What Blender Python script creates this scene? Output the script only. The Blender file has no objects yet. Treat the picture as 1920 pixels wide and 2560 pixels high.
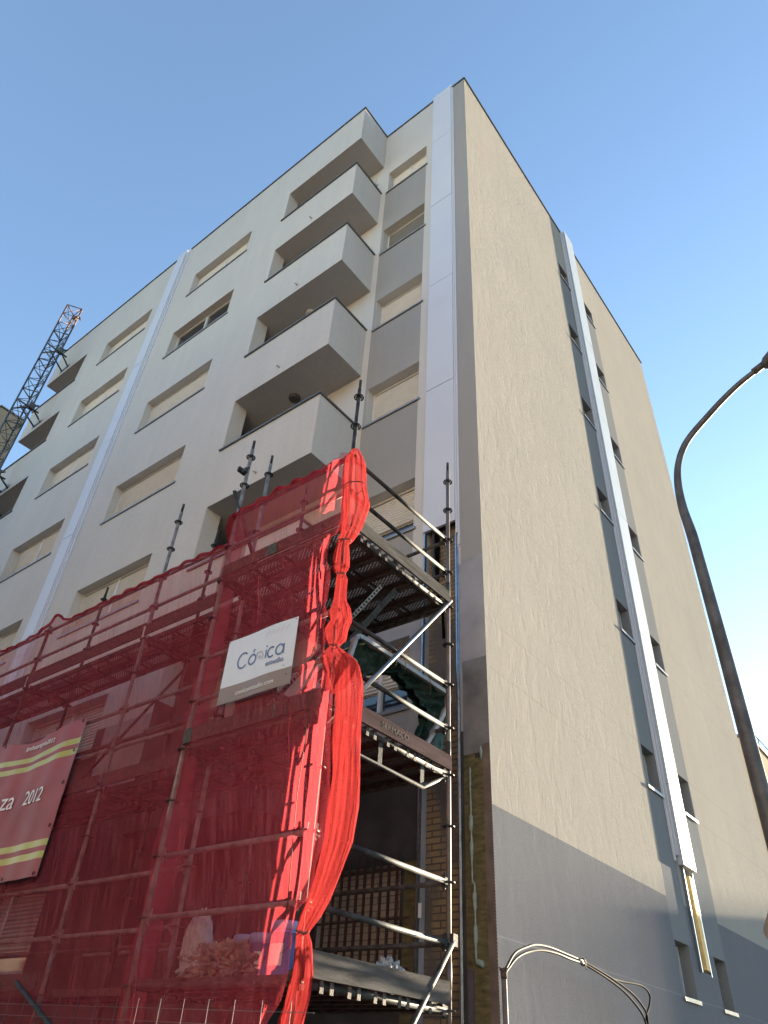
import bpy, bmesh, math, random
from mathutils import Vector, Matrix, noise
R = math.radians
random.seed(7)
S = bpy.context.scene
COL = S.collection
# ------------------------------------------------------------------ camera
cd = bpy.data.cameras.new("camera"); cam = bpy.data.objects.new("camera", cd); COL.objects.link(cam); S.camera = cam
cd.sensor_fit = 'HORIZONTAL'; cd.sensor_width = 36; cd.lens = 36*1805.64/1920; cd.clip_end = 2000; cd.clip_start = .05
_r = Vector((0.78950516, 0.6114293, 0.05325239)); _u = Vector((0.34881024, -0.51840014, 0.78076418)); _f = Vector((-0.50498815, 0.59784237, 0.62255239))
M = Matrix((_r, _u, -_f)).transposed().to_4x4(); M.translation = Vector((4.1335, -7.0372, 1.6)); cam.matrix_world = M
# ------------------------------------------------------------------ light
SUN_AZ, SUN_EL = R(6.5), R(8.0)          # azimuth from +Y towards +X
w = bpy.data.worlds.new("World"); S.world = w; w.use_nodes = True
nt = w.node_tree; bg = nt.nodes['Background']
sky = nt.nodes.new('ShaderNodeTexSky'); sky.sky_type = 'NISHITA'; sky.sun_disc = False
sky.sun_elevation = SUN_EL; sky.sun_rotation = SUN_AZ; sky.altitude = 200; sky.air_density = 1.0; sky.dust_density = 0.2; sky.ozone_density = 2.4
hs = nt.nodes.new('ShaderNodeHueSaturation'); hs.inputs['Saturation'].default_value = .92; hs.inputs['Value'].default_value = 1.0
nt.links.new(sky.outputs[0], hs.inputs['Color']); nt.links.new(hs.outputs[0], bg.inputs[0]); bg.inputs[1].default_value = 0.068
sl = bpy.data.lights.new("sun", 'SUN'); sl.energy = 5.0; sl.angle = R(0.5); sl.color = (1, .83, .60)
so = bpy.data.objects.new("sun", sl); COL.objects.link(so)
sd = Vector((math.sin(SUN_AZ)*math.cos(SUN_EL), math.cos(SUN_AZ)*math.cos(SUN_EL), math.sin(SUN_EL)))
so.rotation_euler = sd.to_track_quat('Z', 'Y').to_euler(); so.location = (10, 30, 40)
S.view_settings.view_transform = 'Standard'; S.view_settings.look = 'None'; S.view_settings.gamma = 1; S.view_settings.exposure = 3.15
S.render.engine = 'CYCLES'; S.cycles.transparent_max_bounces = 32; S.cycles.max_bounces = 10; S.cycles.diffuse_bounces = 5
# ------------------------------------------------------------------ materials
MATS = {}
def nmat(name):
    m = bpy.data.materials.new(name); m.use_nodes = True; MATS[name] = m
    return m, m.node_tree, m.node_tree.nodes, m.node_tree.links, m.node_tree.nodes['Principled BSDF']
def mp(nt, scale, coord='Object'):
    tc = nt.nodes.new('ShaderNodeTexCoord'); mm = nt.nodes.new('ShaderNodeMapping'); mm.inputs['Scale'].default_value = scale
    nt.links.new(tc.outputs[coord], mm.inputs[0]); return mm.outputs[0]
def nz(nt, scale, vec, detail=4, rough=.55):
    n = nt.nodes.new('ShaderNodeTexNoise'); n.inputs['Scale'].default_value = scale; n.inputs['Detail'].default_value = detail; n.inputs['Roughness'].default_value = rough
    nt.links.new(vec, n.inputs['Vector']); return n.outputs['Fac']
def ramp(nt, fac, stops):
    r = nt.nodes.new('ShaderNodeValToRGB'); e = r.color_ramp.elements
    while len(e) < len(stops): e.new(.5)
    for i, (p, c) in enumerate(stops): e[i].position = p; e[i].color = (*c, 1) if len(c) == 3 else c
    nt.links.new(fac, r.inputs[0]); return r.outputs[0]
def math_(nt, op, a, b=None):
    n = nt.nodes.new('ShaderNodeMath'); n.operation = op
    for i, v in enumerate((a, b)):
        if v is None: continue
        if isinstance(v, (int, float)): n.inputs[i].default_value = v
        else: nt.links.new(v, n.inputs[i])
    return n.outputs[0]
def bump(nt, h, strength, dist, prev=None):
    b = nt.nodes.new('ShaderNodeBump'); b.inputs['Strength'].default_value = strength; b.inputs['Distance'].default_value = dist
    nt.links.new(h, b.inputs['Height'])
    if prev is not None: nt.links.new(prev, b.inputs['Normal'])
    return b.outputs[0]
def plain(name, c, rough=.6, metal=0., var=.12, scale=6., bumps=0., spec=.5, stretch=(1, 1, 1)):
    m, nt, N, L, B = nmat(name); v = mp(nt, stretch)
    f = nz(nt, scale, v, 5)
    lo = tuple(x*(1-var*1.5) for x in c); hi = tuple(min(1, x*(1+var)) for x in c)
    L.new(ramp(nt, f, [(.3, lo), (.7, hi)]), B.inputs['Base Color'])
    B.inputs['Roughness'].default_value = rough; B.inputs['Metallic'].default_value = metal; B.inputs['Specular IOR Level'].default_value = spec
    if bumps: L.new(bump(nt, nz(nt, scale*8, v, 4), bumps, .01), B.inputs['Normal'])
    return m
def plaster(name, c, coarse=.0, fine=.25, lines=None, grime=.06):
    m, nt, N, L, B = nmat(name); v = mp(nt, (1, 1, 1))
    f = nz(nt, .5, v, 6, .6); f2 = nz(nt, 55, v, 3, .7); f3 = nz(nt, 1.0, mp(nt, (3.5, 3.5, .3)), 6, .65)
    a = tuple(x*(1-grime) for x in c); b = tuple(x*(1+grime*.6) for x in c)
    col = ramp(nt, math_(nt, 'ADD', math_(nt, 'MULTIPLY', f, .5), math_(nt, 'MULTIPLY', f3, .5)), [(.35, a), (.65, b)])
    mx = N.new('ShaderNodeMixRGB'); mx.blend_type = 'MULTIPLY'; mx.inputs[0].default_value = 1
    L.new(col, mx.inputs[1]); L.new(ramp(nt, f2, [(.3, (.86, .86, .86)), (.7, (1.09, 1.09, 1.09))]), mx.inputs[2]); out = mx.outputs[0]
    if lines:                                                 # render joints between the day's work
        z0, offs, wd, k = lines
        sp = N.new('ShaderNodeSeparateXYZ'); L.new(v, sp.inputs[0])
        wob = math_(nt, 'MULTIPLY', math_(nt, 'SUBTRACT', nz(nt, .8, v, 2), .5), .03)
        for o in offs:
            q = math_(nt, 'MODULO', math_(nt, 'ADD', math_(nt, 'SUBTRACT', sp.outputs[2], z0+o-29.0), wob), 2.9)
            msk = math_(nt, 'LESS_THAN', q, wd)
            mk = math_(nt, 'MULTIPLY', msk, nz(nt, 2.5, v, 2))
            m2 = N.new('ShaderNodeMixRGB'); m2.blend_type = 'MULTIPLY'; L.new(mk, m2.inputs[0]); L.new(out, m2.inputs[1]); m2.inputs[2].default_value = (k, k, k, 1); out = m2.outputs[0]
    L.new(out, B.inputs['Base Color']); B.inputs['Roughness'].default_value = 1.; B.inputs['Specular IOR Level'].default_value = .0
    nrm = bump(nt, nz(nt, 160, v, 3), fine, .003)
    if coarse:
        h = nz(nt, 1.0, mp(nt, (4.2, 4.2, 1.9)), 4, .55)
        h2 = nz(nt, 1.0, mp(nt, (11, 11, 4.0)), 2, .5)
        rdg = math_(nt, 'POWER', math_(nt, 'SUBTRACT', 1.0, math_(nt, 'ABSOLUTE', math_(nt, 'MULTIPLY', math_(nt, 'SUBTRACT', h, .5), 5.0))), 3.0)
        tot = math_(nt, 'ADD', math_(nt, 'MULTIPLY', math_(nt, 'MAXIMUM', rdg, 0.0), .25), math_(nt, 'ADD', h, math_(nt, 'MULTIPLY', h2, .25)))
        nrm = bump(nt, tot, 1.0, coarse, nrm)
    L.new(nrm, B.inputs['Normal'])
    return m
JA = (2.55, (0., 1.05), .012, 1.12)
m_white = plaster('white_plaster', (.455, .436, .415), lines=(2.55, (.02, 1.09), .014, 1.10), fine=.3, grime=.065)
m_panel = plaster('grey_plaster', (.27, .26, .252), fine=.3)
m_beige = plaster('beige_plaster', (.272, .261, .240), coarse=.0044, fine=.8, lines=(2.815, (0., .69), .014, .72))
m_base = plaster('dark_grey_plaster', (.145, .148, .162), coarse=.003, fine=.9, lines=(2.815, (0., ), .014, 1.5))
m_column = plaster('mid_grey_plaster', (.17, .178, .186), coarse=.002, fine=.3)
m_mortar = plain('raw_mortar', (.035, .032, .031), .95, var=.35, scale=2.2, bumps=.6)
m_primer = plain('grey_primer', (.27, .265, .28), .9, var=.18, scale=1.6, bumps=.3)
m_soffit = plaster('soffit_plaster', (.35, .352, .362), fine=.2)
m_coping = plain('coping_metal', (.10, .105, .11), .45, .3)
m_sill = plain('sill_aluminium', (.22, .22, .22), .4, .3)
m_clad = plain('white_cladding', (.46, .47, .52), .5, .0, var=.02, scale=1.2)
m_galv = plain('galvanised_profile', (.32, .36, .40), .22, .9, var=.1, scale=9)
m_frame = plain('window_frame_white', (.5, .5, .49), .4)
m_shut = plain('roller_shutter_cream', (.60, .57, .52), .5, var=.04)
m_shutg = plain('roller_shutter_grey', (.17, .165, .16), .5, var=.04)
m_dark = plain('interior_dark', (.02, .02, .022), .8)
m_steel = plain('scaffold_steel', (.038, .042, .043), .65, .0, var=.45, scale=9, bumps=.25, spec=.12)
m_steelp = plain('scaffold_steel_pale', (.17, .165, .16), .6, .1, var=.35, scale=9, bumps=.25)
m_rust = plain('scaffold_steel_dirty', (.060, .050, .045), .75, .3, var=.5, scale=12, bumps=.4)
m_primed = plain('scaffold_tube_pinkish', (.13, .105, .098), .6, .35, var=.2, scale=7, bumps=.2)
m_bright = plain('scaffold_brace_bright', (.22, .225, .225), .3, .9, var=.15, scale=9)
m_rosette = plain('rosette_steel', (.04, .04, .04), .6, .6, var=.5, scale=30)
m_wood = plain('toe_board_wood', (.075, .072, .070), 1., var=.3, scale=2.5, bumps=.5, spec=.03, stretch=(9, 1, 9))
m_woodr = plain('toe_board_brown', (.055, .037, .040), 1., var=.25, scale=2.5, bumps=.4, spec=.03, stretch=(9, 1, 9))
m_blue = plain('bucket_blue', (.09, .18, .5), .4, var=.08)
m_bluel = plain('bucket_lid_blue', (.18, .28, .55), .4, var=.08)
m_paper = plain('paper_sack', (.22, .17, .14), .85, var=.4, scale=14)
m_sack = plain('white_sack', (.35, .34, .34), .7, var=.15, scale=9)
m_poly = plain('clear_polythene', (.2, .22, .24), .2, var=.2, scale=14)
m_wool = plain('mineral_wool', (.10, .083, .035), .95, var=.4, scale=7, bumps=.8, stretch=(1, 1, 3))
m_adh = plain('adhesive_brown', (.11, .085, .072), .95, var=.3, scale=4, bumps=.6)
m_foam = plain('expanding_foam', (.2, .25, .22), .7, var=.15, scale=20)
m_bars = plain('rust_red_bars', (.03, .010, .009), .6, var=.3, scale=12)
m_black = plain('black_cable', (.0025, .0025, .003), .8, .0, spec=.03)
m_cablew = plain('weathered_cable', (.038, .033, .027), .7, var=.3, scale=25)
m_pipe = plain('painted_conduit', (.10, .085, .072), .6, var=.15, scale=8)
m_lamp = plain('lamp_post_paint', (.075, .072, .072), .6, .4, var=.3, scale=6)
m_sign = plain('sign_back_metal', (.13, .115, .105), .6, .4, var=.2, scale=5)
m_wire = plain('fence_wire', (.11, .095, .095), .45, .7)
m_mast = plain('mast_steel', (.10, .105, .11), .6, .5, var=.4, scale=3)
m_mastr = plain('mast_red_paint', (.09, .055, .048), .7, .2, var=.5, scale=6)
m_cream = plain('sheet_white', (.50, .53, .58), .3, var=.02)
m_navy = plain('lettering_navy', (.07, .13, .27), .5, var=.02)
m_lgrey = plain('logo_grey', (.36, .38, .45), .5, var=.02)
m_taupe = plain('board_taupe_band', (.20, .155, .13), .35, var=.03)
m_signw = plain('lettering_white', (.6, .6, .6), .5, var=.03)
m_ban = plain('banner_red_vinyl', (.24, .05, .06), .6, var=.12, scale=2.0)
m_bany = plain('banner_yellow', (.30, .30, .06), .4, var=.05)
m_asphalt = plain('asphalt', (.05, .05, .05), .9, var=.2, scale=30, bumps=.5)
m_pave = plain('pavement_tiles', (.10, .098, .095), .85, var=.15, scale=4, bumps=.3)
m_kerb = plain('kerb_stone', (.34, .33, .31), .85, var=.12, scale=8, bumps=.3)
m_opp = plaster('ochre_render', (.48, .40, .29), fine=.2)
m_nb = plaster('neighbour_grey_render', (.085, .092, .092), fine=.2)
m_plant = plain('leaf_green', (.05, .10, .03), .6, var=.3, scale=20)
m_terra = plain('plant_pot_pale', (.45, .42, .40), .8)
m_green = plain('dark_green_cloth', (.012, .05, .042), .8, var=.4, scale=9)
def glassmat():
    m, nt, N, L, B = nmat('window_glass'); B.inputs['Base Color'].default_value = (.02, .024, .03, 1); B.inputs['Roughness'].default_value = .04; B.inputs['Specular IOR Level'].default_value = .9
    L.new(bump(nt, nz(nt, 1.5, mp(nt, (1, 1, 1)), 1), .05, .02), B.inputs['Normal']); return m
m_glass = glassmat()
def brickmat(name, c1, c2, mortar, smear=.0):
    m, nt, N, L, B = nmat(name); tc = N.new('ShaderNodeTexCoord'); sp = N.new('ShaderNodeSeparateXYZ'); cb = N.new('ShaderNodeCombineXYZ')
    L.new(tc.outputs['Object'], sp.inputs[0]); L.new(math_(nt, 'ADD', sp.outputs[0], sp.outputs[1]), cb.inputs[0]); L.new(sp.outputs[2], cb.inputs[1])
    b = N.new('ShaderNodeTexBrick'); L.new(cb.outputs[0], b.inputs['Vector']); b.inputs['Scale'].default_value = 1
    b.inputs['Brick Width'].default_value = .25 if smear else .6; b.inputs['Row Height'].default_value = .07; b.inputs['Mortar Size'].default_value = .009 if smear else .004
    b.inputs['Color1'].default_value = (*c1, 1); b.inputs['Color2'].default_value = (*c2, 1); b.inputs['Mortar'].default_value = (*mortar, 1)
    out = b.outputs['Color']
    if smear:                                                  # combed tile adhesive left on the brick
        wv = N.new('ShaderNodeTexWave'); wv.inputs['Scale'].default_value = 26; wv.inputs['Distortion'].default_value = 3; wv.bands_direction = 'Z'; L.new(mp(nt, (1, 1, 1)), wv.inputs[0])
        msk = math_(nt, 'GREATER_THAN', math_(nt, 'ADD', nz(nt, 1.6, mp(nt, (2, 2, 1)), 3), math_(nt, 'MULTIPLY', wv.outputs['Fac'], .12)), 1-smear)
        mx = N.new('ShaderNodeMixRGB'); L.new(msk, mx.inputs[0]); L.new(out, mx.inputs[1]); mx.inputs[2].default_value = (.10, .088, .08, 1); out = mx.outputs[0]
        L.new(bump(nt, wv.outputs['Fac'], .6, .01), B.inputs['Normal'])
    else: L.new(bump(nt, b.outputs['Fac'], -.6, .008), B.inputs['Normal'])
    L.new(out, B.inputs['Base Color']); B.inputs['Roughness'].default_value = .9; return m
m_brick = brickmat('yellow_brick', (.26, .19, .105), (.20, .145, .08), (.07, .06, .05), .43)
m_tile = brickmat('cream_tile_brick', (.34, .28, .22), (.30, .245, .19), (.07, .05, .045))
def netmat(name, lo, hi, col=(.42, .02, .028), tr=.45, sc=(24, 24, .55), hic=None, tilt=12):
    m, nt, N, L, B = nmat(name); N.remove(B); out = N['Material Output']
    d = N.new('ShaderNodeBsdfDiffuse'); t = N.new('ShaderNodeBsdfTranslucent'); x = N.new('ShaderNodeBsdfTransparent')
    v = mp(nt, sc); v.node.inputs['Rotation'].default_value = (0, .0, 0)
    tc_ = N.new('ShaderNodeTexCoord'); rt = N.new('ShaderNodeMapping'); rt.inputs['Rotation'].default_value = (0, R(tilt), 0); L.new(tc_.outputs['Object'], rt.inputs[0]); L.new(rt.outputs[0], v.node.inputs[0])
    f = nz(nt, 1, v, 2, .5); f2 = nz(nt, .35, v, 2)
    strand = math_(nt, 'POWER', math_(nt, 'SUBTRACT', 1.0, math_(nt, 'ABSOLUTE', math_(nt, 'MULTIPLY', math_(nt, 'SUBTRACT', f, .5), 7))), 2.0)
    strand = math_(nt, 'MAXIMUM', strand, 0.0)
    fold = math_(nt, 'MULTIPLY', strand, math_(nt, 'MULTIPLY', math_(nt, 'SUBTRACT', f2, .35), 1.2))
    k = N.new('ShaderNodeMapRange'); L.new(math_(nt, 'ADD', fold, math_(nt, 'MULTIPLY', math_(nt, 'SUBTRACT', nz(nt, 1.1, mp(nt, (1, 1, .6)), 3), .5), .8)), k.inputs[0])
    k.inputs[1].default_value = -.25; k.inputs[2].default_value = 1.0; k.inputs[3].default_value = lo; k.inputs[4].default_value = hi
    if hic:
        L.new(ramp(nt, strand, [(.15, col), (.9, hic)]), d.inputs[0])
    else: d.inputs[0].default_value = (*col, 1)
    t.inputs[0].default_value = (min(1, col[0]*1.6), col[1]*1.3, col[2]*1.1, 1)
    a = N.new('ShaderNodeMixShader'); a.inputs[0].default_value = tr; L.new(d.outputs[0], a.inputs[1]); L.new(t.outputs[0], a.inputs[2])
    b = N.new('ShaderNodeMixShader'); L.new(k.outputs[0], b.inputs[0]); L.new(x.outputs[0], b.inputs[1]); L.new(a.outputs[0], b.inputs[2])
    L.new(b.outputs[0], out.inputs[0])
    nb = bump(nt, f, .5, .02); L.new(nb, d.inputs['Normal']); L.new(nb, t.inputs['Normal'])
    return m
m_net = netmat('red_netting', .37, .82, (.32, .042, .062), hic=(.45, .10, .13))
m_nethem = netmat('red_netting_rolled', .72, 1.0, (.26, .02, .035), .35, (8, 30, 30))
m_netbun = netmat('red_netting_gathered', .50, .95, (.21, .026, .031), .5, (60, 60, 3.5), hic=(.36, .055, .055), tilt=0)
def perf():
    m, nt, N, L, B = nmat('perforated_steel'); tc = N.new('ShaderNodeTexCoord'); sp = N.new('ShaderNodeSeparateXYZ'); L.new(tc.outputs['Object'], sp.inputs[0])
    B.inputs['Base Color'].default_value = (.10, .085, .08, 1); B.inputs['Metallic'].default_value = .3; B.inputs['Roughness'].default_value = .7
    def cell(s, off, pitch): return math_(nt, 'SUBTRACT', math_(nt, 'MODULO', math_(nt, 'ADD', s, 50*pitch+off), pitch), pitch/2)
    hs = []
    for o in (0, 1):
        a = cell(sp.outputs[0], .0275*o, .055); b = cell(sp.outputs[1], .02*o, .04)
        hs.append(math_(nt, 'LESS_THAN', math_(nt, 'ADD', math_(nt, 'MULTIPLY', a, a), math_(nt, 'MULTIPLY', b, b)), .0075**2))
    h = math_(nt, 'MAXIMUM', *hs)
    seg = math_(nt, 'LESS_THAN', math_(nt, 'MODULO', math_(nt, 'ADD', sp.outputs[0], 50.0), .48), .40)
    band = math_(nt, 'LESS_THAN', math_(nt, 'ABSOLUTE', sp.outputs[1]), .085)
    k = math_(nt, 'MULTIPLY', math_(nt, 'MULTIPLY', h, band), seg)
    x = N.new('ShaderNodeBsdfTransparent'); mx = N.new('ShaderNodeMixShader'); L.new(k, mx.inputs[0]); L.new(B.outputs[0], mx.inputs[1]); L.new(x.outputs[0], mx.inputs[2]); L.new(mx.outputs[0], N['Material Output'].inputs[0])
    return m
m_perf = perf()
def camo():
    m, nt, N, L, B = nmat('camouflage_cloth'); f = nz(nt, 9, mp(nt, (1, 1, 1)), 3, .6)
    c = ramp(nt, f, [(.0, (.006, .014, .011)), (.46, (.008, .02, .016)), (.54, (.012, .026, .02)), (.66, (.03, .035, .028))])
    L.new(c, B.inputs['Base Color']); B.inputs['Roughness'].default_value = 1; B.inputs['Specular IOR Level'].default_value = .1; L.new(bump(nt, nz(nt, 14, mp(nt, (1, 1, 1)), 3), .6, .02), B.inputs['Normal']); return m
m_camo = camo()
# ------------------------------------------------------------------ mesh helpers
class MB:
    def __init__(s): s.v = []; s.f = []; s.m = []; s.sm = []
    def quad(s, a, b, c, d, m=0, sm=False):
        i = len(s.v); s.v += [tuple(a), tuple(b), tuple(c), tuple(d)]; s.f.append((i, i+1, i+2, i+3)); s.m.append(m); s.sm.append(sm)
    def box(s, x0, x1, y0, y1, z0, z1, m=0):
        i = len(s.v); s.v += [(x, y, z) for z in (z0, z1) for y in (y0, y1) for x in (x0, x1)]
        for q in ((0, 2, 3, 1), (4, 5, 7, 6), (0, 1, 5, 4), (2, 6, 7, 3), (0, 4, 6, 2), (1, 3, 7, 5)): s.f.append(tuple(i+k for k in q)); s.m.append(m); s.sm.append(False)
        return s
    def obox(s, p, q, w, h, m=0, up=(0, 0, 1)):              # box bar from p to q
        p = Vector(p); q = Vector(q); d = (q-p).normalized(); a = d.cross(Vector(up)).normalized()*w/2; b = a.cross(d).normalized()*h/2
        i = len(s.v); s.v += [tuple(c+sa*a+sb*b) for c in (p, q) for sa, sb in ((-1, -1), (1, -1), (1, 1), (-1, 1))]
        for f in ((0, 3, 2, 1), (4, 5, 6, 7), (0, 1, 5, 4), (1, 2, 6, 5), (2, 3, 7, 6), (3, 0, 4, 7)): s.f.append(tuple(i+k for k in f)); s.m.append(m); s.sm.append(False)
        return s
    def tube(s, pts, r, n=10, m=0, caps=True):               # r: number or list
        pts = [Vector(p) for p in pts]; rs = r if isinstance(r, (list, tuple)) else [r]*len(pts)
        i0 = len(s.v); prev = None
        for k, p in enumerate(pts):
            d = (pts[min(k+1, len(pts)-1)]-pts[max(k-1, 0)]).normalized()
            if prev is None: a = d.cross(Vector((0, 0, 1)) if abs(d.z) < .9 else Vector((1, 0, 0))).normalized()
            else: a = (prev-d*prev.dot(d)).normalized()
            prev = a; b = d.cross(a)
            for j in range(n): t = 2*math.pi*j/n; s.v.append(tuple(p+(a*math.cos(t)+b*math.sin(t))*rs[k]))
        for k in range(len(pts)-1):
            for j in range(n): s.f.append((i0+k*n+j, i0+k*n+(j+1) % n, i0+(k+1)*n+(j+1) % n, i0+(k+1)*n+j)); s.m.append(m); s.sm.append(True)
        if caps:
            s.f.append(tuple(i0+j for j in reversed(range(n)))); s.m.append(m); s.sm.append(False)
            e = i0+(len(pts)-1)*n; s.f.append(tuple(e+j for j in range(n))); s.m.append(m); s.sm.append(False)
        return s
    def rings(s, rings, m=0, caps=True):                     # list of equal-length rings of points
        i0 = len(s.v); n = len(rings[0])
        for r in rings: s.v += [tuple(p) for p in r]
        for k in range(len(rings)-1):
            for j in range(n): s.f.append((i0+k*n+j, i0+k*n+(j+1) % n, i0+(k+1)*n+(j+1) % n, i0+(k+1)*n+j)); s.m.append(m); s.sm.append(True)
        if caps:
            s.f.append(tuple(i0+j for j in reversed(range(n)))); s.m.append(m); s.sm.append(True)
            e = i0+(len(rings)-1)*n; s.f.append(tuple(e+j for j in range(n))); s.m.append(m); s.sm.append(True)
        return s
    def grid(s, fn, nu, nv, m=0, skip=None, mfn=None):
        i0 = len(s.v)
        for a in range(nu+1):
            for b in range(nv+1): s.v.append(tuple(fn(a/nu, b/nv)))
        for a in range(nu):
            for b in range(nv):
                if skip and skip((a+.5)/nu, (b+.5)/nv): continue
                i = i0+a*(nv+1)+b; s.f.append((i, i+nv+1, i+nv+2, i+1)); s.m.append(mfn((a+.5)/nu, (b+.5)/nv) if mfn else m); s.sm.append(True)
        return s
    def prism(s, poly, fn, t0, t1, m=0):                     # poly of 2-D points, fn(u, v, t) -> xyz
        n = len(poly); i = len(s.v); s.v += [tuple(fn(u, v, t0)) for u, v in poly]+[tuple(fn(u, v, t1)) for u, v in poly]
        s.f.append(tuple(i+k for k in range(n))); s.f.append(tuple(i+n+k for k in reversed(range(n)))); s.m += [m, m]; s.sm += [False, False]
        for k in range(n): s.f.append((i+k, i+n+k, i+n+(k+1) % n, i+(k+1) % n)); s.m.append(m); s.sm.append(False)
        return s
    def shift(s, d): s.v = [(a-d[0], b-d[1], c-d[2]) for a, b, c in s.v]; return s
    def mesh(s, name, mats):
        me = bpy.data.meshes.new(name); me.from_pydata(s.v, [], s.f); 
        for m in (mats if isinstance(mats, (list, tuple)) else [mats]): me.materials.append(m)
        me.polygons.foreach_set('material_index', s.m); me.polygons.foreach_set('use_smooth', s.sm); me.update(); return me
def link(name, data, parent=None, loc=(0, 0, 0), rot=(0, 0, 0)):
    o = bpy.data.objects.new(name, data); COL.objects.link(o); o.parent = parent; o.location = loc; o.rotation_euler = rot; return o
def obj(name, mb, mats, parent=None, loc=(0, 0, 0), rot=(0, 0, 0)): return link(name, mb.mesh(name, mats), parent, loc, rot)
def wpart(name, mb, mats, thing_):                           # mesh given in world coordinates, parented to an unrotated thing
    l = thing_.location; mb.shift(l); return obj(name, mb, mats, thing_)
def tag(o, label=None, cat=None, group=None, kind=None):
    if label: o['label'] = label
    if cat: o['category'] = cat
    if group: o['group'] = group
    if kind: o['kind'] = kind
    return o
def thing(name, loc, label, cat, group=None): return tag(link(name, None, None, loc), label, cat, group)
def text(name, body, size, mat, parent, loc, rot, warp=None, ext=.002, sx=1., align='LEFT', shear=0):
    c = bpy.data.curves.new(name, 'FONT'); c.body = body; c.size = size; c.extrude = ext; c.align_x = align; c.shear = shear
    t = bpy.data.objects.new(name, c); COL.objects.link(t); bpy.context.view_layer.update()
    me = bpy.data.meshes.new_from_object(t.evaluated_get(bpy.context.evaluated_depsgraph_get())); bpy.data.objects.remove(t); bpy.data.curves.remove(c)
    for v in me.vertices: v.co.x *= sx
    if warp:
        for v in me.vertices: v.co = warp(v.co)
    me.materials.clear(); me.materials.append(mat); me.name = name
    return link(name, me, parent, loc, rot)
def NZ(x, y, z=0.): return noise.noise(Vector((x, y, z)))
# ------------------------------------------------------------------ ground
g = MB(); g.quad((-400, -400, 0), (400, -400, 0), (400, 400, 0), (-400, 400, 0)); tag(obj('ground', g, m_asphalt), kind='structure')
g = MB(); g.box(-60, 4.2, -8.5, 40, -.2, .13); g.box(-60, 4.2, -8.65, -8.503, -.2, .132, 1); g.box(4.203, 4.35, -8.65, 40, -.2, .132, 1)
tag(obj('pavement', g, [m_pave, m_kerb]), kind='structure')
# ------------------------------------------------------------------ main building
H = 23.355; W = 2.661; D = 1.013; FL = 2.9; XL = -17.971; YB = 12.16; XJ = -5.302
bld = thing('apartment_building', (0, 0, 0), 'tall pale rendered apartment block with corner balconies, half wrapped in scaffolding', 'building')
def wall(mb, fn, u0, u1, z0, z1, holes=(), paint=(), default=0):
    us = {u0, u1}; zs = {z0, z1}
    for r in list(holes)+[p[:4] for p in paint]:
        us |= {min(max(r[0], u0), u1), min(max(r[1], u0), u1)}; zs |= {min(max(r[2], z0), z1), min(max(r[3], z0), z1)}
    us = sorted(us); zs = sorted(zs)
    for a, b in zip(us, us[1:]):
        for c, d in zip(zs, zs[1:]):
            if b-a < 1e-5 or d-c < 1e-5: continue
            mu, mz = (a+b)/2, (c+d)/2
            if any(h[0] < mu < h[1] and h[2] < mz < h[3] for h in holes): continue
            m = default
            for p in paint:
                if p[0] < mu < p[1] and p[2] < mz < p[3]: m = p[4]
            mb.quad(fn(a, c), fn(b, c), fn(b, d), fn(a, d), m)
def reveal(mb, fn3, h, dep, m=0, back=None):
    a, b, c, d = h
    mb.quad(fn3(a, c, 0), fn3(b, c, 0), fn3(b, c, dep), fn3(a, c, dep), m); mb.quad(fn3(a, d, 0), fn3(b, d, 0), fn3(b, d, dep), fn3(a, d, dep), m)
    mb.quad(fn3(a, c, 0), fn3(a, d, 0), fn3(a, d, dep), fn3(a, c, dep), m); mb.quad(fn3(b, c, 0), fn3(b, d, 0), fn3(b, d, dep), fn3(b, c, dep), m)
    if back is not None: mb.quad(fn3(a, c, dep), fn3(b, c, dep), fn3(b, d, dep), fn3(a, d, dep), back)
WM = [m_white, m_panel, m_beige, m_base, m_column, m_mortar, m_primer, m_soffit, m_brick, m_wool, m_adh, m_coping, m_dark, m_tile, plain('dark_primer', (.14, .135, .138), .9, var=.3, scale=2.2, bumps=.4)]  # last entry: darker primer band on the lower corner strip
mb = MB()
# recessed bay, plane y=0
ra = [(-2.435, -1.203, 2.55+FL*k, 2.55+FL*k+1.032) for k in range(7)]
fa = lambda u, z: (u, 0., z)
paint = [(-2.5, -1.2, 3.6, 19.95, 1), (-W, 0, 6.2, 7.35, 6), (-.352, 0, 7.4, H+1, 1), (-.352, 0, 5.85, 7.4, 6), (-W, -.35, 4.95, 6.2, 6), (-W, 0, 0, 4.95, 5), (-.352, 0, 4.66, 5.85, 14), (-.352, -.20, 0, 4.66, 9), (-.20, -.10, 0, 4.6, 9), (-.10, 0, 0, 4.75, 10), (-1.16, -1.0, 0, 3.6, 9)]
rec = (-.955, -.42, 0, 23.36)
wall(mb, fa, -W, 0, 0, H, ra+[rec], paint)
for h in ra: reveal(mb, lambda u, z, t: (u, t, z), h, .25, 0, 12)
reveal(mb, lambda u, z, t: (u, t, z), rec, .12, 6, 8)
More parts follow.
